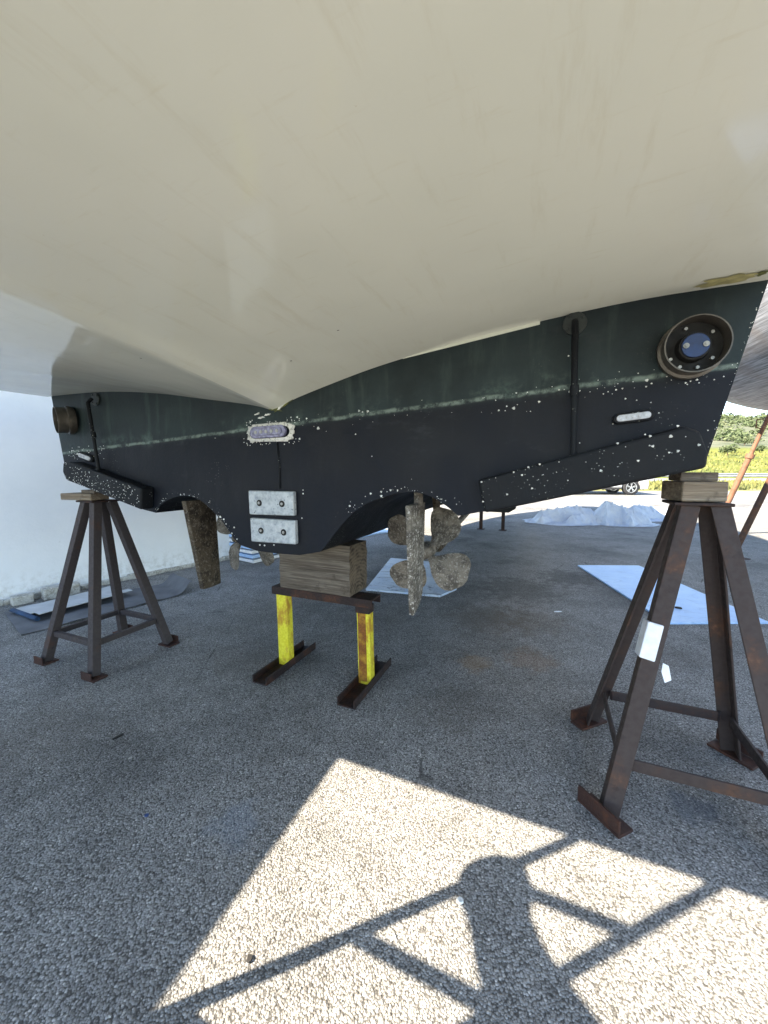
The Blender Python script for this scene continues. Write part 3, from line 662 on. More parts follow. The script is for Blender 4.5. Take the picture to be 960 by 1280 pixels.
for sg in (-1, 1):
    sh = MB(); sh.tube([(sg * .69, .58, .842), (sg * .69, 2.0, 1.0)], .022, 14); so_ = sh.build('propeller_shaft', M['prop'], Y, smooth=40)
    br = MB(); br.bar((sg * .69, .70, .85), (sg * .64, .78, 1.19), .10, .022, (0, 1, 0)); br.tube([(sg * .69, .64, .848), (sg * .69, .76, .862)], .042, 16); br.build('shaft_bracket', M['rudder'], so_, .004)

# barnacles on transom and tabs: pixel spots from the photo turned into positions on the transom plane
bar = MB()
def barnacle(s, z, off, r, ring=True):
    r *= .80
    n = 10; a0 = random.random(); V_ = []
    for rr, h in ((r, 0), (r * .62, r * .55), (r * .38, r * .5), (r * .3, r * .1)) if ring else ((r, 0), (r * .7, r * .35), (r * .1, r * .5)):
        for i in range(n):
            a = a0 + 2 * math.pi * i / n; q = rr * (1 + .2 * math.sin(3 * a + a0 * 9)); V_.append((s + q * math.cos(a), -off - h - .0005, z + q * math.sin(a) * .9))
    k2 = len(V_) // n; bar.add(V_, [[j * n + i, j * n + (i + 1) % n, (j + 1) * n + (i + 1) % n, (j + 1) * n + i] for j in range(k2 - 1) for i in range(n)] + [[(k2 - 1) * n + i for i in range(n)]])
def c6(x, y): return 580 + x / 2.526, 340 + y / 2.526
def c3(x, y): return 220 + x / 3.43, 480 + y / 3.43
for x, y, r in [(157, 430, 8), (135, 424, 4), (110, 437, 5), (130, 438, 3), (237, 410, 6), (345, 452, 6), (333, 378, 5), (510, 400, 4), (577, 342, 7), (592, 352, 4), (575, 362, 4), (700, 350, 4), (715, 345, 3), (735, 340, 5), (742, 350, 3), (705, 355, 3), (545, 405, 3), (590, 412, 3),
                (455, 378, 3), (480, 372, 4), (500, 368, 4), (440, 385, 3), (468, 385, 2), (200, 380, 3), (165, 382, 4), (60, 398, 3), (300, 372, 4), (365, 375, 4), (352, 372, 4), (550, 320, 3), (490, 315, 2), (100, 405, 3), (330, 265, 4), (365, 540, 3), (640, 330, 3), (755, 325, 3), (790, 340, 3), (820, 330, 3), (790, 470, 2), (770, 500, 3), (615, 445, 3), (470, 480, 3), (210, 440, 3)]:
    s, z = T(*c6(x, y)); barnacle(s, z, 0, r * .00095, r > 4)
for x, y, r in [(55, 663, 7), (60, 725, 7), (157, 632, 6), (183, 641, 7), (203, 616, 7), (239, 607, 7), (215, 683, 7), (432, 627, 8), (485, 541, 7), (550, 596, 7), (588, 518, 8), (572, 513, 5), (596, 550, 8), (586, 548, 5), (653, 519, 10), (675, 486, 7), (676, 565, 8), (648, 570, 6), (742, 546, 8), (328, 658, 4), (292, 632, 3), (385, 600, 3), (510, 552, 3), (136, 702, 7), (485, 615, 3), (300, 600, 3), (700, 520, 3), (610, 580, 3), (250, 640, 3), (100, 650, 3)]:
    s, z = T(*c6(x, y), .076); barnacle(s, z, .0755, r * .0007, r > 4)
for x, y, r in [(610, 190, 9), (770, 215, 4), (835, 470, 6), (880, 462, 6), (880, 480, 7), (745, 523, 6), (920, 455, 6), (785, 115, 6), (822, 117, 7), (800, 120, 4), (520, 142, 6), (560, 148, 5), (840, 310, 3), (530, 235, 6), (545, 470, 5), (545, 455, 4), (320, 162, 5), (168, 232, 3), (360, 690, 6), (380, 692, 6), (420, 690, 5), (540, 575, 4), (250, 615, 6), (262, 665, 6), (215, 600, 5), (240, 640, 6), (205, 580, 7), (190, 570, 8), (20, 475, 5), (35, 472, 4), (950, 455, 4), (905, 462, 3)]:
    s, z = T(*c3(x, y)); barnacle(s, z, 0, r * .0011, r > 5)
for _ in range(45):   # rim of the starboard tunnel
    q = random.choice([p_ for p_ in BOT if .42 < p_[0] < 1.0]); barnacle(q[0] + random.uniform(-.03, .03), q[1] + .006 + random.random() ** 2 * .06, 0, random.uniform(.001, .003), False)
for _ in range(45):   # rim of the port tunnel
    q = random.choice([p_ for p_ in BOT if -.92 < p_[0] < -.3]); barnacle(q[0] + random.uniform(-.02, .02), q[1] + .003 + random.random() ** 2 * .035, 0, random.uniform(.0012, .0042), False)
for _ in range(170):  # port tab and the corner above it
    t_ = random.random(); s = -1.66 + .72 * t_; z = 1.245 - .172 * t_ + random.random() ** 1.3 * .12 + .005; barnacle(s, z, .0855, random.uniform(.0015, .0048), random.random() < .4)
for _ in range(70): barnacle(random.uniform(-1.76, -1.36), random.uniform(1.38, 1.47), 0, random.uniform(.002, .005), False)
for _ in range(60):  # along the boot line
    s = random.uniform(-.1, 1.85); barnacle(s, 1.532 + .057 * s + random.gauss(-.01, .022), 0, random.uniform(.0008, .0022), False)
for _ in range(60):
    s = random.uniform(-.2, .16); barnacle(s, random.choice([1.552, 1.452]) + random.gauss(0, .008), 0, random.uniform(.002, .005), False)
for _ in range(26):   # chipped outer corner of the transom
    z = random.uniform(1.34, 1.87); barnacle(1.784 + (z - 1.318) * .2115 - random.uniform(.002, .008), z, 0, random.uniform(.0008, .0022), False)
bo = bar.build('barnacles', M['barnacle'], Y); bo['kind'] = 'stuff'

# ------------------------------------------------------------------ boat stands
def lprof(w, t): return [(0, 0), (w, 0), (w, t), (t, t), (t, w), (0, w)]
def stand(name, s, f, zt, half, mleg, w, hollow, brz, label, group, head):
    root = empty(name, BP(s, f), -PSI, label=label, cat='boat stand', group=group)
    tops = {}; foots = {}
    for ix, iy in ((-1, -1), (1, -1), (1, 1), (-1, 1)):
        a = Vector((ix * half, iy * half, .012)); b = Vector((ix * .05, iy * .05, zt - .012)); q = MB()
        if hollow:
            q.bar(a, b, w, w)
        else:
            # angle-iron leg, corner outward
            d = (b - a).normalized(); sx = Vector((-ix, 0, 0)); sx = (sx - d * sx.dot(d)).normalized(); sy = Vector((0, -iy, 0)); sy = (sy - d * sy.dot(d) - sx * sy.dot(sx)).normalized()
            t_ = .009; P = [(0, 0), (w, 0), (w, t_), (t_, t_), (t_, w), (0, w)]
            o1 = a - (sx + sy) * (w * .4); o2 = b - (sx + sy) * (w * .4)
            vs = [o + sx * x + sy * y for o in (o1, o2) for x, y in P]; q.add(vs, [list(range(6)), list(range(6, 12))[::-1]] + [[i, (i + 1) % 6, 6 + (i + 1) % 6, 6 + i] for i in range(6)])
        lg = q.build('leg', mleg, root, .003)
        ft = MB(); 
        if hollow:
            ft.box((ix * (half + .005), iy * half, .006), (.12, .09, .012)); ft.box((ix * half, iy * (half + .045), .03), (.10, .008, .05))
        else:
            r_ = Matrix.Rotation(R(45 if ix * iy < 0 else -45), 3, 'Z')
            ft.box(Vector((ix * (half + .01), iy * (half + .01), .006)), (.175, .075, .012), r_); ft.box(Vector((ix * (half + .035), iy * (half + .035), .042)), (.175, .009, .055), r_)
        ft.build('foot', M['foot_rust'], lg, .002)
    for (ax, ay), (bx, by) in (((-1, -1), (1, -1)), ((1, -1), (1, 1)), ((1, 1), (-1, 1)), ((-1, 1), (-1, -1))):
        t_ = brz / zt; h_ = half + (.05 - half) * t_; q = MB()
        q.bar(Vector((ax * h_, ay * h_, brz)), Vector((bx * h_, by * h_, brz)), .045 if not hollow else .035, .01 if not hollow else .03, (0, 0, 1), -.028); q.build('brace', mleg, root, .002)
    for ix, iy in ((-1, -1), (1, -1), (1, 1), (-1, 1)):
        q = MB(); t_ = brz / zt; h_ = half + (.05 - half) * t_
        for k_ in range(7):
            q.box((ix * (h_ - .036), iy * (h_ - .004) , brz - .018 + k_ * .006), (.007 + random.uniform(0, .003), .009, .007))
        q.build('weld_bead', M['dark_rust'], root, .002)
    q = MB(); q.box((-.01, 0, zt - .006), (.18, .18, .012)); q.build('top_plate', M['dark_rust'], root, .003)
    return root
sR = stand('boat_stand', 1.845, .225, 1.185, .285, M['brown_rust'], .060, False, .20, 'dark rusted angle iron stand with white tape on one leg, right of the boat', 'four legged stands under the hull', None)
sL = stand('boat_stand', -1.555, .05, 1.105, .26, M['grey_rust'], .052, True, .20, 'grey brown four legged stand near the white wall', 'four legged stands under the hull', None)
# tape on the right stand's front leg
half = .285; legp = lambda t_: Vector((-half, -half, .012)).lerp(Vector((-.05, -.05, 1.173)), t_)
q = MB(); a, b = legp(.50), legp(.615); q.prism([(-.034, -.034), (.018, -.034), (.018, .048), (-.034, .048)], a, b, (1, 0, 0)); 
tape = q.build('tape', M['tape'], sR, .004)
q = MB(); a = legp(.5); q.add([a + Vector((.045, -.02, .00)), a + Vector((.062, -.025, -.005)), a + Vector((.072, -.03, -.055)), a + Vector((.05, -.04, -.065)), a + Vector((.04, -.03, -.03)),
      a + Vector((.045, -.023, .00)), a + Vector((.062, -.028, -.005)), a + Vector((.072, -.033, -.055)), a + Vector((.05, -.043, -.065)), a + Vector((.04, -.033, -.03))], [[0, 1, 2, 3, 4], [9, 8, 7, 6, 5]] + [[i, (i + 1) % 5, 5 + (i + 1) % 5, 5 + i] for i in range(5)])
q.build('tape_end', M['tape'], tape)
# wooden packing on stands (separate things)
q = MB(); q.box((0, 0, .0385), (.150, .16, .075)); 
tag(q.build('wood_block', M['pale_wood'], None, .006, loc=BP(1.825, .235, 1.187)), 'split timber block under the hull on the right stand', 'wood block', 'timber blocks between stands and hull').rotation_euler = (0, 0, -PSI + R(12))
q = MB(); q.box((0, 0, .017), (.12, .12, .033))
tag(q.build('wood_shim', M['wood'], None, .004, loc=BP(1.82, .235, 1.264)), 'thin dark wooden shim on top of the right stand block', 'wood shim').rotation_euler = (0, 0, -PSI + R(5))
q = MB(); q.box((-.03, -.02, .024), (.27, .13, .045)); 
tag(q.build('wood_block', M['pale_wood'], None, .005, loc=BP(-1.60, .03, 1.107)), 'flat brown plank on the left stand under the port tab', 'wood block', 'timber blocks between stands and hull').rotation_euler = (0, 0, -PSI + R(8))
q = MB(); q.box((0, 0, .012), (.14, .10, .022))
tag(q.build('wood_shim', M['wood'], None, .003, loc=BP(-1.55, .03, 1.154)), 'thin shim between the left stand plank and the port tab', 'wood shim').rotation_euler = (0, 0, -PSI)

# yellow keel stand
ks = empty('keel_stand', BP(.03, .405), -PSI, label='low yellow two post stand with rusty channel feet under the keel', cat='keel stand')
for sx in (-.305, .295):
    q = MB(); cp = [(-.055, 0), (.055, 0), (.055, .05), (.047, .05), (.047, .008), (-.047, .008), (-.047, .05), (-.055, .05)]
    q.prism([(x, y) for x, y in cp], (sx, -.27, 0), (sx, .27, 0), (1, 0, 0))
    cf_ = q.build('channel_foot', M['dark_rust'], ks, .002)
    for v in cf_.data.vertices: v.co.z = abs(v.co.z) + .003
    q = MB(); q.bar((sx, 0, .009), (sx - .012 * (1 if sx > 0 else .6), 0, .505), .085, .06); po_ = q.build('post', M['yellow'], ks, .006, seg=3)
    if sx > 0:
        q = MB(); q.bar((sx - .008, -.0315, .03), (sx - .018, -.0315, .47), .052, .002); q.build('rust_run', M['run'], po_)
        q = MB(); q.bar((sx - .012, 0, .455), (sx - .0125, 0, .505), .094, .069); q.build('socket', M['dark_rust'], po_, .004)
q = MB(); q.prism([(-.065, 0), (.065, 0), (.065, .05), (.057, .05), (.057, .008), (-.057, .008), (-.057, .05), (-.065, .05)], (-.36, 0, .556), (.36, 0, .556), (0, 1, 0))
bo_ = q.build('cross_beam', M['dark_rust'], ks, .002)
zz = [v.co.z for v in bo_.data.vertices]
if max(zz) > .57:
    for v in bo_.data.vertices: v.co.z = 1.112 - v.co.z
# timber block: long grain box with rough end grain face
KB = empty('timber_block', BP(-.005, .455, .558), -PSI, label='big weathered square timber under the keel, on the yellow stand', cat='timber block')
q = MB(); nx_, ny_, nz_ = 14, 8, 8; hx, hy, hz = .253, .118, .153
def tb(x, y, z):
    p = Vector((x * hx, y * hy, z * hz + hz)); n_ = mn.noise(p * 7) * .003 + mn.noise(p * 30) * .001
    e_ = max(abs(y), abs(z)); rr = 1 - .05 * (abs(y) * abs(z)) ** 6
    if p.z < .02 or z > .99: return Vector((p.x + (mn.noise(Vector((y * 3, z * 3, 1))) * .010 if abs(x) > .99 else 0), p.y * rr, p.z - (n_ if z > .9 else 0)))
    return Vector((p.x + (mn.noise(Vector((y * 3, z * 3, 1))) * .010 if abs(x) > .99 else 0), p.y * rr * (1 + n_ * 1.5), p.z))
def facegrid(q, fn, a, b):
    q.add([fn(i / a * 2 - 1, j / b * 2 - 1) for i in range(a + 1) for j in range(b + 1)], [[i * (b + 1) + j, i * (b + 1) + j + 1, (i + 1) * (b + 1) + j + 1, (i + 1) * (b + 1) + j] for i in range(a) for j in range(b)])
facegrid(q, lambda u, v: tb(u, -1, v), nx_, nz_); facegrid(q, lambda u, v: tb(u, 1, v), nx_, nz_); facegrid(q, lambda u, v: tb(u, v, -1), nx_, ny_); facegrid(q, lambda u, v: tb(u, v, 1), nx_, ny_)
q.build('timber', M['wood'], KB, smooth=35)
for sx in (-1, 1):
    q = MB(); facegrid(q, lambda u, v: tb(sx, u, v), 12, 12); q.build('end_grain', M['endgrain'], KB, smooth=True)

# forward keel support seen beyond the tab
fs = empty('keel_support', BP(.19, 7.2), -PSI, label='dark two legged keel support far forward under the hull', cat='keel stand')
for sx in (-.24, .24):
    q = MB(); q.box((sx, 0, .21), (.07, .07, .40)); lg = q.build('leg', M['dark_rust'], fs, .005)
    q = MB(); q.box((sx, 0, .006), (.16, .16, .012)); q.build('foot', M['dark_rust'], lg, .002)
q = MB(); q.prism([(-.45, .50), (-.40, .415), (.36, .41), (.50, .50), (.5, .62), (-.45, .62)], (0, -.12, 0), (0, .12, 0), (1, 0, 0))
sup = q.build('cradle', M['hole'], fs, .01)
if min(v.co.z for v in sup.data.vertices) < 0:
    for v in sup.data.vertices: v.co.z = -v.co.z
q = MB(); q.box((0, 0, .125), (.5, .22, .25)); tag(q.build('packing_block', M['wood'], None, .006, loc=BP(.1, 7.2, .62)), 'dark packing timber on the forward keel support', 'wood block').rotation_euler = (0, 0, -PSI)

# ------------------------------------------------------------------ boards, mats, tarps, litter
def board(name, poly, th, mat, label, group=None, z0=.002):
    c = Vector((sum(p[0] for p in poly) / len(poly), sum(p[1] for p in poly) / len(poly), 0))
    q = MB(); q.plate([(x - c.x, y - c.y) for x, y in poly], z0, z0 + th); o = q.build(name, mat, None, .002, loc=c); return tag(o, label, 'board', group)
GB = 'boards lying on the ground'
board('paint_board', [(-.20, 4.10), (.58, 3.87), (.80, 4.12), (.82, 5.30), (.10, 5.62)], .022, M['board'], 'paint spattered pale board on the ground behind the starboard propeller', GB)
board('blue_board', [(2.67, 5.19), (3.50, 5.17), (3.30, 3.17), (2.42, 3.16)], .018, M['board2'], 'smooth pale blue sheet on the ground behind the right stand', GB)
board('far_board', [(-.72, 7.1), (-.1, 8.0), (.5, 8.3), (-.3, 8.9), (-1.4, 8.2)], .03, M['board2'], 'pale blue board on the sunlit ground seen past the timber block', GB)
board('white_strip', [(3.55, 3.05), (4.3, 3.15), (4.3, 3.10), (3.56, 3.01)], .012, M['tape'], 'thin white strip beside the pale blue sheet', None)

def sheet(name, rows, mat, label=None, parent=None, th=.006, cat='mat', group=None):
    """rows: list of rows of (x,y,z)"""
    nr, nc = len(rows), len(rows[0]); q = MB(); v = [Vector(p) for r_ in rows for p in r_]
    q.add(v + [p + Vector((0, 0, th)) for p in v], [])
    I = lambda l, i, j: l * nr * nc + i * nc + j
    fs_ = []
    for l in (0, 1):
        for i in range(nr - 1):
            for j in range(nc - 1): fs_.append([I(l, i, j), I(l, i, j + 1), I(l, i + 1, j + 1), I(l, i + 1, j)])
    for i in range(nr - 1):
        for j in (0, nc - 1): fs_.append([I(0, i, j), I(0, i + 1, j), I(1, i + 1, j), I(1, i, j)])
    for j in range(nc - 1):
        for i in (0, nr - 1): fs_.append([I(0, i, j), I(0, i, j + 1), I(1, i, j + 1), I(1, i, j)])
    q.f += fs_; o = q.build(name, mat, parent, smooth=50)
    if label: tag(o, label, cat, group)
    return o
def lerp2(c, u, v):
    a = Vector(c[0]).lerp(Vector(c[1]), u); b = Vector(c[3]).lerp(Vector(c[2]), u); return a.lerp(b, v)
# grey carpet
cs_ = [(-2.88, 2.93), (-2.05, 4.06), (-2.45, 4.42), (-3.50, 3.42)]
rows = []
for i in range(15):
    r_ = []
    for j in range(41):
        p = lerp2(cs_, j / 40, i / 14); edge_ = sstep(j / 40, .86, 1.0); z = .004 + .10 * edge_ ** 1.5 + abs(mn.noise(Vector((p.x * 3, p.y * 3, 0)))) * .02
        z += .02 * sstep(1 - i / 14, .85, 1) * abs(mn.noise(Vector((p.x * 5, 1, 0)))) * 2; r_.append((p.x - edge_ ** 2 * .03, p.y, z))
    rows.append(r_)
sheet('grey_carpet', rows, M['carpet'], 'old grey carpet strip with a curled end beside the white wall', group='mats along the wall')
# pale mat rolled at its front edge, on top of carpet
cs_ = [(-2.97, 3.20), (-2.60, 3.86), (-3.02, 4.14), (-3.40, 3.42)]
rows = []
for i in range(13):
    r_ = []
    for j in range(31):
        p = lerp2(cs_, j / 30, i / 12); e_ = sstep(1 - i / 12, .55, 1.0); z = .034 + .040 * math.sin(e_ * math.pi * .62) + abs(mn.noise(Vector((p.x * 4, p.y * 4, 5)))) * .012; r_.append((p.x, p.y, z))
    rows.append(r_)
pm = sheet('pale_mat', rows, M['carpet_light'], 'pale mat folded over on the grey carpet, blue face showing at the fold', group='mats along the wall')
q = MB(); A_ = Vector((-3.40, 3.405, .036))
sp = [(.026 * (1 - t_ / 26) * math.cos(t_ * .5), .026 * (1 - t_ / 26) * math.sin(t_ * .5)) for t_ in range(22)]
for i in range(21):
    (x0, y0), (x1, y1) = sp[i], sp[i + 1]; d_ = Vector((.89, -.455, 0)); u_ = Vector((-.455, -.89, 0)); up_ = Vector((0, 0, 1))
    for oo in (0,): q.add([A_ + u_ * x0 + up_ * y0, A_ + u_ * x1 + up_ * y1, A_ + d_ * .47 + u_ * x1 + up_ * y1, A_ + d_ * .47 + u_ * x0 + up_ * y0], [[0, 1, 2, 3]])
ro = q.build('blue_roll', M['carpet_blue'], pm, smooth=True); md = ro.modifiers.new('solid', 'SOLIDIFY'); md.thickness = .005

def tarp_pile(name, c, rx, ry, ridges, seed, label, rz=0.0):
    """cloth draped over a heap: the upper envelope of planes falling from ridge lines, creased and pleated at the foot"""
    q = MB(); n = 84; V_ = []
    for i in range(n + 1):
        for j in range(n + 1):
            x = (i / n * 2 - 1); y = (j / n * 2 - 1); rad = math.hypot(x, y)
            if rad > 1e-6: k_ = max(abs(x), abs(y)) / rad; x, y = x * k_, y * k_
            rad = min(1, math.hypot(x, y)); e_ = 1 + .20 * mn.noise(Vector((x * 1.8, y * 1.8, seed + 9))) + .05 * mn.noise(Vector((x * 9, y * 9, seed)))
            X, Y_ = x * rx * e_, y * ry * e_; z = .012
            wx = X + .07 * mn.noise(Vector((X * 3, Y_ * 3, seed))); wy = Y_ + .07 * mn.noise(Vector((X * 3, Y_ * 3, seed + 4)))
            for (x0, y0, h0, x1, y1, h1, sl) in ridges:
                dx, dy = x1 - x0, y1 - y0; t_ = min(1, max(0, ((wx - x0) * dx + (wy - y0) * dy) / (dx * dx + dy * dy + 1e-9)))
                dd = math.hypot(wx - x0 - dx * t_, wy - y0 - dy * t_); z = max(z, h0 + (h1 - h0) * t_ - sl * 1.25 * dd ** .85)
            an = math.atan2(y, x); foot = sstep(rad, .45, 1) * (1 - sstep(rad, .93, 1))
            z += foot * .045 * max(0, mn.noise(Vector((math.cos(an) * 7, math.sin(an) * 7, seed)))) * 2
            cr = 1 - abs(mn.noise(Vector((wx * 4.5 + wy * 2, wy * 5, seed + 2)))) * 5; z += .045 * max(0, cr) * (1 - rad * .6)
            z -= .05 * abs(mn.noise(Vector((wx * 16, wy * 12, seed))))
            V_.append((X, Y_, max(z * (1 - sstep(rad, .93, 1) * .8), .006)))
    q.add(V_, [[i * (n + 1) + j, i * (n + 1) + j + 1, (i + 1) * (n + 1) + j + 1, (i + 1) * (n + 1) + j] for i in range(n) for j in range(n)])
    o = q.build(name, M['tarp'], None, smooth=48, loc=c); o.rotation_euler = (0, 0, rz); return tag(o, label, 'tarpaulin', 'white tarpaulins heaped on the ground')
tarp_pile('tarpaulin', (4.95, 9.95, .002), 1.35, .8, [(-.9, .0, .30, .1, .1, .42, .75), (.1, .1, .42, .5, .0, .34, .9), (-.3, -.4, .22, .3, -.3, .26, .7), (-1.0, -.2, .2, -.6, .2, .34, .6)], 2.0, 'largest white tarpaulin heap, spread out beyond the right trim tab', R(4))
tarp_pile('tarpaulin', (5.95, 9.55, .002), .85, .6, [(-.35, .1, .60, .1, .0, .42, 1.0), (.2, 0, .44, .55, -.1, .22, .8), (-.35, .1, .60, -.5, -.35, .12, 1.2), (.0, 0, .44, .05, -.45, .14, 1.1)], 7.0, 'peaked middle heap of cream white tarpaulin', R(-6))
tarp_pile('tarpaulin', (7.2, 10.5, .002), .95, .6, [(-.6, 0, .28, -.1, .1, .40, .9), (-.1, .1, .40, .5, .0, .30, .9), (.5, 0, .36, .75, -.2, .1, .8)], 11.0, 'rightmost white tarpaulin heap nearest the parked car', R(5))

def scrap(px, py, w_, d_, mat, lab, cat, rz, h=.006):
    x = (px - 480) / F; y = -(py - 640) / F; d = Vector((x, math.cos(PITCH) + y * math.sin(PITCH), -math.sin(PITCH) + y * math.cos(PITCH))); p = Vector((0, 0, H)) + d * (H / -d.z)
    q = MB(); n = 9; poly = [(w_ * math.cos(6.283 * i / n) * random.uniform(.6, 1.1), d_ * math.sin(6.283 * i / n) * random.uniform(.6, 1.1)) for i in range(n)]
    q.plate(poly, .002, .002 + h); o = q.build(lab.split(',')[0].split()[1] + '_scrap' if 0 else cat.replace(' ', '_'), mat, None, .001, loc=(p.x, p.y, 0)); o.rotation_euler = (0, 0, rz); return tag(o, lab, cat)
scrap(148, 922, .030, .007, M['hole'], 'short black twig on the shaded gravel left of the timber stand', 'twig', 1.0, .008)
scrap(575, 1128, .012, .010, M['barnacle'], 'single pale pebble in the sunlit patch', 'pebble', 0, .01)
scrap(312, 1200, .009, .012, M['hole'], 'small dark leaf in the sunlit patch', 'leaf', .5)
scrap(697, 765, .05, .010, M['tape'], 'white paper scrap on the ground left of the blue sheet', 'paper scrap', .1)
scrap(848, 763, .035, .02, M['hole'], 'dark chip lying on the blue sheet', 'chip', -.6, .03)
scrap(183, 1020, .010, .010, M['bluepaint'], 'little blue paint flake on the shaded gravel', 'paint flake', .2, .003)
scrap(923, 741, .05, .03, M['hole'], 'dark stone on the ground between the right stand and the leaning props', 'stone', .2, .03)

q = MB()
for i in range(2600):
    y = .5 + 4.5 * random.random() ** 1.6; x = random.uniform(-1.15, 1.15) * (y + .3); r = random.uniform(.0015, .0042) * (1.8 if random.random() < .04 else 1)
    a = random.uniform(0, 6.28); ca, sa = math.cos(a), math.sin(a); k1, k2, k3 = r * random.uniform(.8, 1.5), r * random.uniform(.6, 1), r * random.uniform(.5, .9)
    V_ = [(x + ca * k1, y + sa * k1, k3 * .6), (x - sa * k2, y + ca * k2, k3 * .5), (x - ca * k1 * .9, y - sa * k1 * .9, k3 * .6), (x + sa * k2, y - ca * k2, k3 * .5), (x, y, k3 * 1.5), (x, y, 0)]
    q.add(V_, [[0, 1, 4], [1, 2, 4], [2, 3, 4], [3, 0, 4], [1, 0, 5], [2, 1, 5], [3, 2, 5], [0, 3, 5]])
me_ = bpy.data.meshes.new('loose_grit'); me_.from_pydata(q.v, [], q.f); me_.materials.append(M['grit']); go_ = bpy.data.objects.new('loose_grit', me_); COL.objects.link(go_)
tag(go_, 'loose grit and tiny stones scattered over the gravel asphalt', 'grit', kind='stuff')

# ------------------------------------------------------------------ neighbouring boat and props at right
NB = empty('sailing_yacht', (8.2, 7.0, 0), R(-14), label='neighbouring grey bottomed yacht propped up right of the motor yacht', cat='yacht')
q = MB(); rows = []
for i in range(33):
    t_ = i / 32; y = -9.5 + 11.9 * t_; e_ = max(0.0, (t_ - .80) / .20); w_ = 2.62 * math.sqrt(max(.0004, 1 - e_ ** 2.4)) * sstep(t_, -.5, .2); dp = 2.25 * (1 - .55 * e_ ** 2.2)
    rows.append([(math.sin(a) * w_, y, 4.60 - dp * max(0.0, math.cos(a)) ** .8) for a in [(-90 + 180 * k_ / 24) * math.pi / 180 for k_ in range(25)]])
nc = 25; q.add([p for r_ in rows for p in r_], [[i * nc + j, i * nc + j + 1, (i + 1) * nc + j + 1, (i + 1) * nc + j] for i in range(32) for j in range(nc - 1)] + [list(range(nc))])
q.build('hull_bottom', M['nb'], NB, smooth=50)
q = MB(); rr_ = [[(sg * abs(r_[0][0]), r_[0][1], 4.60), (sg * (abs(r_[0][0]) + .10), r_[0][1], 5.6)] for r_ in rows for sg in (-1,)]; 
for sg in (-1, 1):
    V_ = [p for r_ in rows for p in ((sg * abs(r_[0][0]), r_[0][1], 4.60), (sg * (abs(r_[0][0]) + .10), r_[0][1], 5.6))]; q.add(V_, [[2 * i, 2 * i + 1, 2 * i + 3, 2 * i + 2] for i in range(32)])
V_ = [p for r_ in rows for p in ((-abs(r_[0][0]) - .10, r_[0][1], 5.6), (abs(r_[0][0]) + .10, r_[0][1], 5.6))]; q.add(V_, [[2 * i, 2 * i + 1, 2 * i + 3, 2 * i + 2] for i in range(32)])
q.add([rows[0][0], rows[0][-1], (abs(rows[0][0][0]) + .1, rows[0][0][1], 5.6), (-abs(rows[0][0][0]) - .1, rows[0][0][1], 5.6)], [[0, 1, 2, 3]])
q.build('topsides', M['nbtop'], NB, smooth=40)
q = MB(); q.vplate([(-.12, .45), (.12, .45), (.10, 2.5), (-.10, 2.5)], -5.4, -2.6); q.build('keel', M['nb'], NB, .05)
q = MB(); q.box((0, -4, .225), (.7, 1.8, .45)); tag(q.build('keel_block', M['wood'], None, .01, loc=(8.2, 7.0, 0)), 'timber baulk under the keel of the neighbouring yacht', 'wood block').rotation_euler = (0, 0, R(-14))
def prop(name, foot, top, r, mat, label, ladder=False):
    t_ = empty(name, foot, label=label, cat='prop', group='steel props of the neighbouring yacht'); d = Vector(top) - Vector(foot)
    q = MB(); q.tube([(0, 0, .012), d * .58], r, 14); q.build('outer_tube', mat, t_, smooth=40)
    q = MB(); q.tube([d * .58, d], r * .72, 14); q.tube([d * .57, d * .60], r * 1.45, 14); q.build('inner_tube', mat, t_, smooth=40)
    q = MB(); q.box((0, 0, .006), (.34, .24, .012)); q.build('foot', M['foot_rust'], t_, .003)
    q = MB(); q.box(d + Vector((.02, 0, .0)), (.22, .16, .025), Matrix.Rotation(R(-38), 3, 'Y')); q.build('pad', M['hole'], t_, .003)
    if ladder:
        q = MB(); p = d * .80; q.tube([p + Vector((-.02, 0, .12)), p + Vector((-.16, 0, .10)), p + Vector((-.16, 0, -.05)), p + Vector((-.03, 0, -.07))], .012, 8); q.build('handle', M['orange_rust'], t_, smooth=True)
    return t_
prop('hull_prop', (6.85, 7.9, 0), (7.46, 7.45, 2.74), .05, M['orange_rust'], 'orange rusted steel prop leaning against the neighbouring hull', True)
prop('hull_prop', (5.28, 5.72, 0), (5.98, 5.35, 2.78), .042, M['darkpole'], 'dark thin steel prop nearer the camera, foot plate on the asphalt')

# ------------------------------------------------------------------ parked car
cz = gz(18.3)
CAR = empty('parked_car', (11.9, 18.3, cz), R(-4), label='silver grey car parked in the sun behind the white tarpaulins', cat='car')
prof = [(-4.35, .42), (-4.40, .75), (-4.25, 1.05), (-3.9, 1.10), (-3.4, 1.62), (-1.7, 1.66), (-.75, 1.12), (.30, 1.00), (.62, .80), (.70, .55), (.66, .30), (.30, .24), (-4.1, .26)]
q = MB(); wcx = [-.12, -2.95]
lowp = []
body = prof[:11]
for cx in wcx:
    body += [(cx + .42, .27)] + [(cx + .42 * math.cos(a), .38 + .42 * math.sin(a)) for a in [math.pi * k_ / 10 for k_ in range(0, 11)]] + [(cx - .42, .27)]
q.vplate(body, 0, 1.82); cbd = q.build('body', M['carpaint'], CAR, .05, seg=3)
bm = bmesh.new(); bm.from_mesh(cbd.data); bmesh.ops.triangulate(bm, faces=[f_ for f_ in bm.faces if len(f_.verts) > 4]); bm.to_mesh(cbd.data); bm.free()
q = MB(); q.vplate([(-3.35, 1.12), (-3.1, 1.54), (-1.8, 1.57), (-1.05, 1.13)], -.004, .01); q.build('side_window', M['glass'], CAR)
q = MB(); q.vplate([(.42, .70), (.64, .72), (.52, .86), (.15, .93)], -.006, .30); q.build('headlight', M['lamp'], CAR, .01)
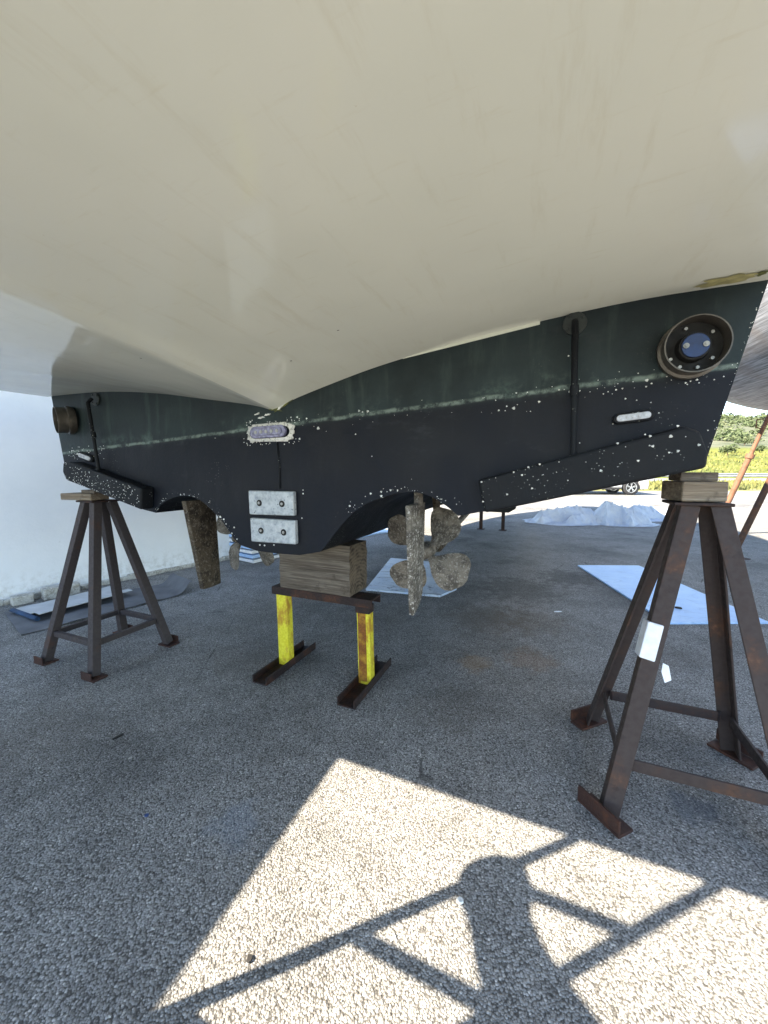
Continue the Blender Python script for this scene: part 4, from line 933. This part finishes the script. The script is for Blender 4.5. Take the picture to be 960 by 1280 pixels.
q = MB(); q.box((-1.5, -.004, .33), (1.9, .02, .10)); q.build('sill', M['tyre'], CAR, .01)
for cx in wcx:
    for yy in (.10, 1.72):
        w_ = empty('wheel', (cx, yy, .37)); w_.parent = CAR
        q = MB(); n = 32; V_ = []
        for yo, rr in ((-.11, .24), (-.115, .33), (-.09, .368), (.09, .368), (.11, .33), (.11, .24)): V_ += [(rr * math.cos(6.2832 * i / n), yo, rr * math.sin(6.2832 * i / n)) for i in range(n)]
        q.add(V_, [[j * n + i, j * n + (i + 1) % n, (j + 1) * n + (i + 1) % n, (j + 1) * n + i] for j in range(5) for i in range(n)]); q.build('tyre', M['tyre'], w_, smooth=40)
        q = MB(); q.tube([(0, -.04, 0), (0, -.02, 0)], .24, 28); q.build('brake_disc', M['tyre'], w_)
        q = MB()
        for i in range(5):
            for dl_ in (-.16, .16):
                a = 6.2832 * i / 5 + .3; q.bar((.04 * math.cos(a), -.085, .04 * math.sin(a)), (.235 * math.cos(a + dl_), -.095, .235 * math.sin(a + dl_)), .03, .02, (0, 1, 0))
        for i in range(n):
            a, b2_ = 6.2832 * i / n, 6.2832 * (i + 1) / n; q.bar((.235 * math.cos(a), -.09, .235 * math.sin(a)), (.235 * math.cos(b2_), -.09, .235 * math.sin(b2_)), .05, .018, (0, 1, 0))
        q.tube([(0, -.10, 0), (0, -.07, 0)], .045, 12); q.build('rim', M['rim'], w_)

# ------------------------------------------------------------------ boarding ladder and an added shadow-casting roll at the platform's aft edge (their shadows fall in the sunlit patch)
LD = empty('boarding_ladder', BP(.05, FE - .04), -PSI, label='steel boarding ladder against the aft edge of the overhang, its shadow on the gravel', cat='ladder')
for sx in (-.20, .20):
    q = MB(); q.bar((sx, 0, 0), (sx, 0, 2.55), .034, .03); q.build('rail', M['galv'], LD, .006)
for z_ in (.39, .77, 1.15, 1.53, 1.91, 2.29):
    q = MB(); q.bar((-.181, 0, z_), (.181, 0, z_), .030, .030, (0, 0, 1)); q.build('rung', M['galv'], LD, .004)
q = MB(); pts = [(.84, -.02, .84, .17), (.68, -.03, .95, .155), (.50, -.03, 1.07, .125), (.32, -.03, 1.19, .098), (.14, -.03, 1.31, .078), (-.01, -.03, 1.41, .068), (-.11, -.03, 1.49, .064), (-.17, -.03, 1.545, .072), (-.22, -.03, 1.59, .082), (-.285, -.03, 1.645, .080), (-.30, -.03, 1.658, .05)]  # unseen roll, made up to cast the broad shadow in the sunlit patch
q.tube([p_[:3] for p_ in pts], [p_[3] for p_ in pts], 14)
tag(q.build('added_shadow_roll', M['carpet'], None, smooth=40, loc=BP(.05, FE - .10)), 'added grey roll across the boarding ladder, shaped for its shadow on the gravel', 'tarpaulin').rotation_euler = (0, 0, -PSI)
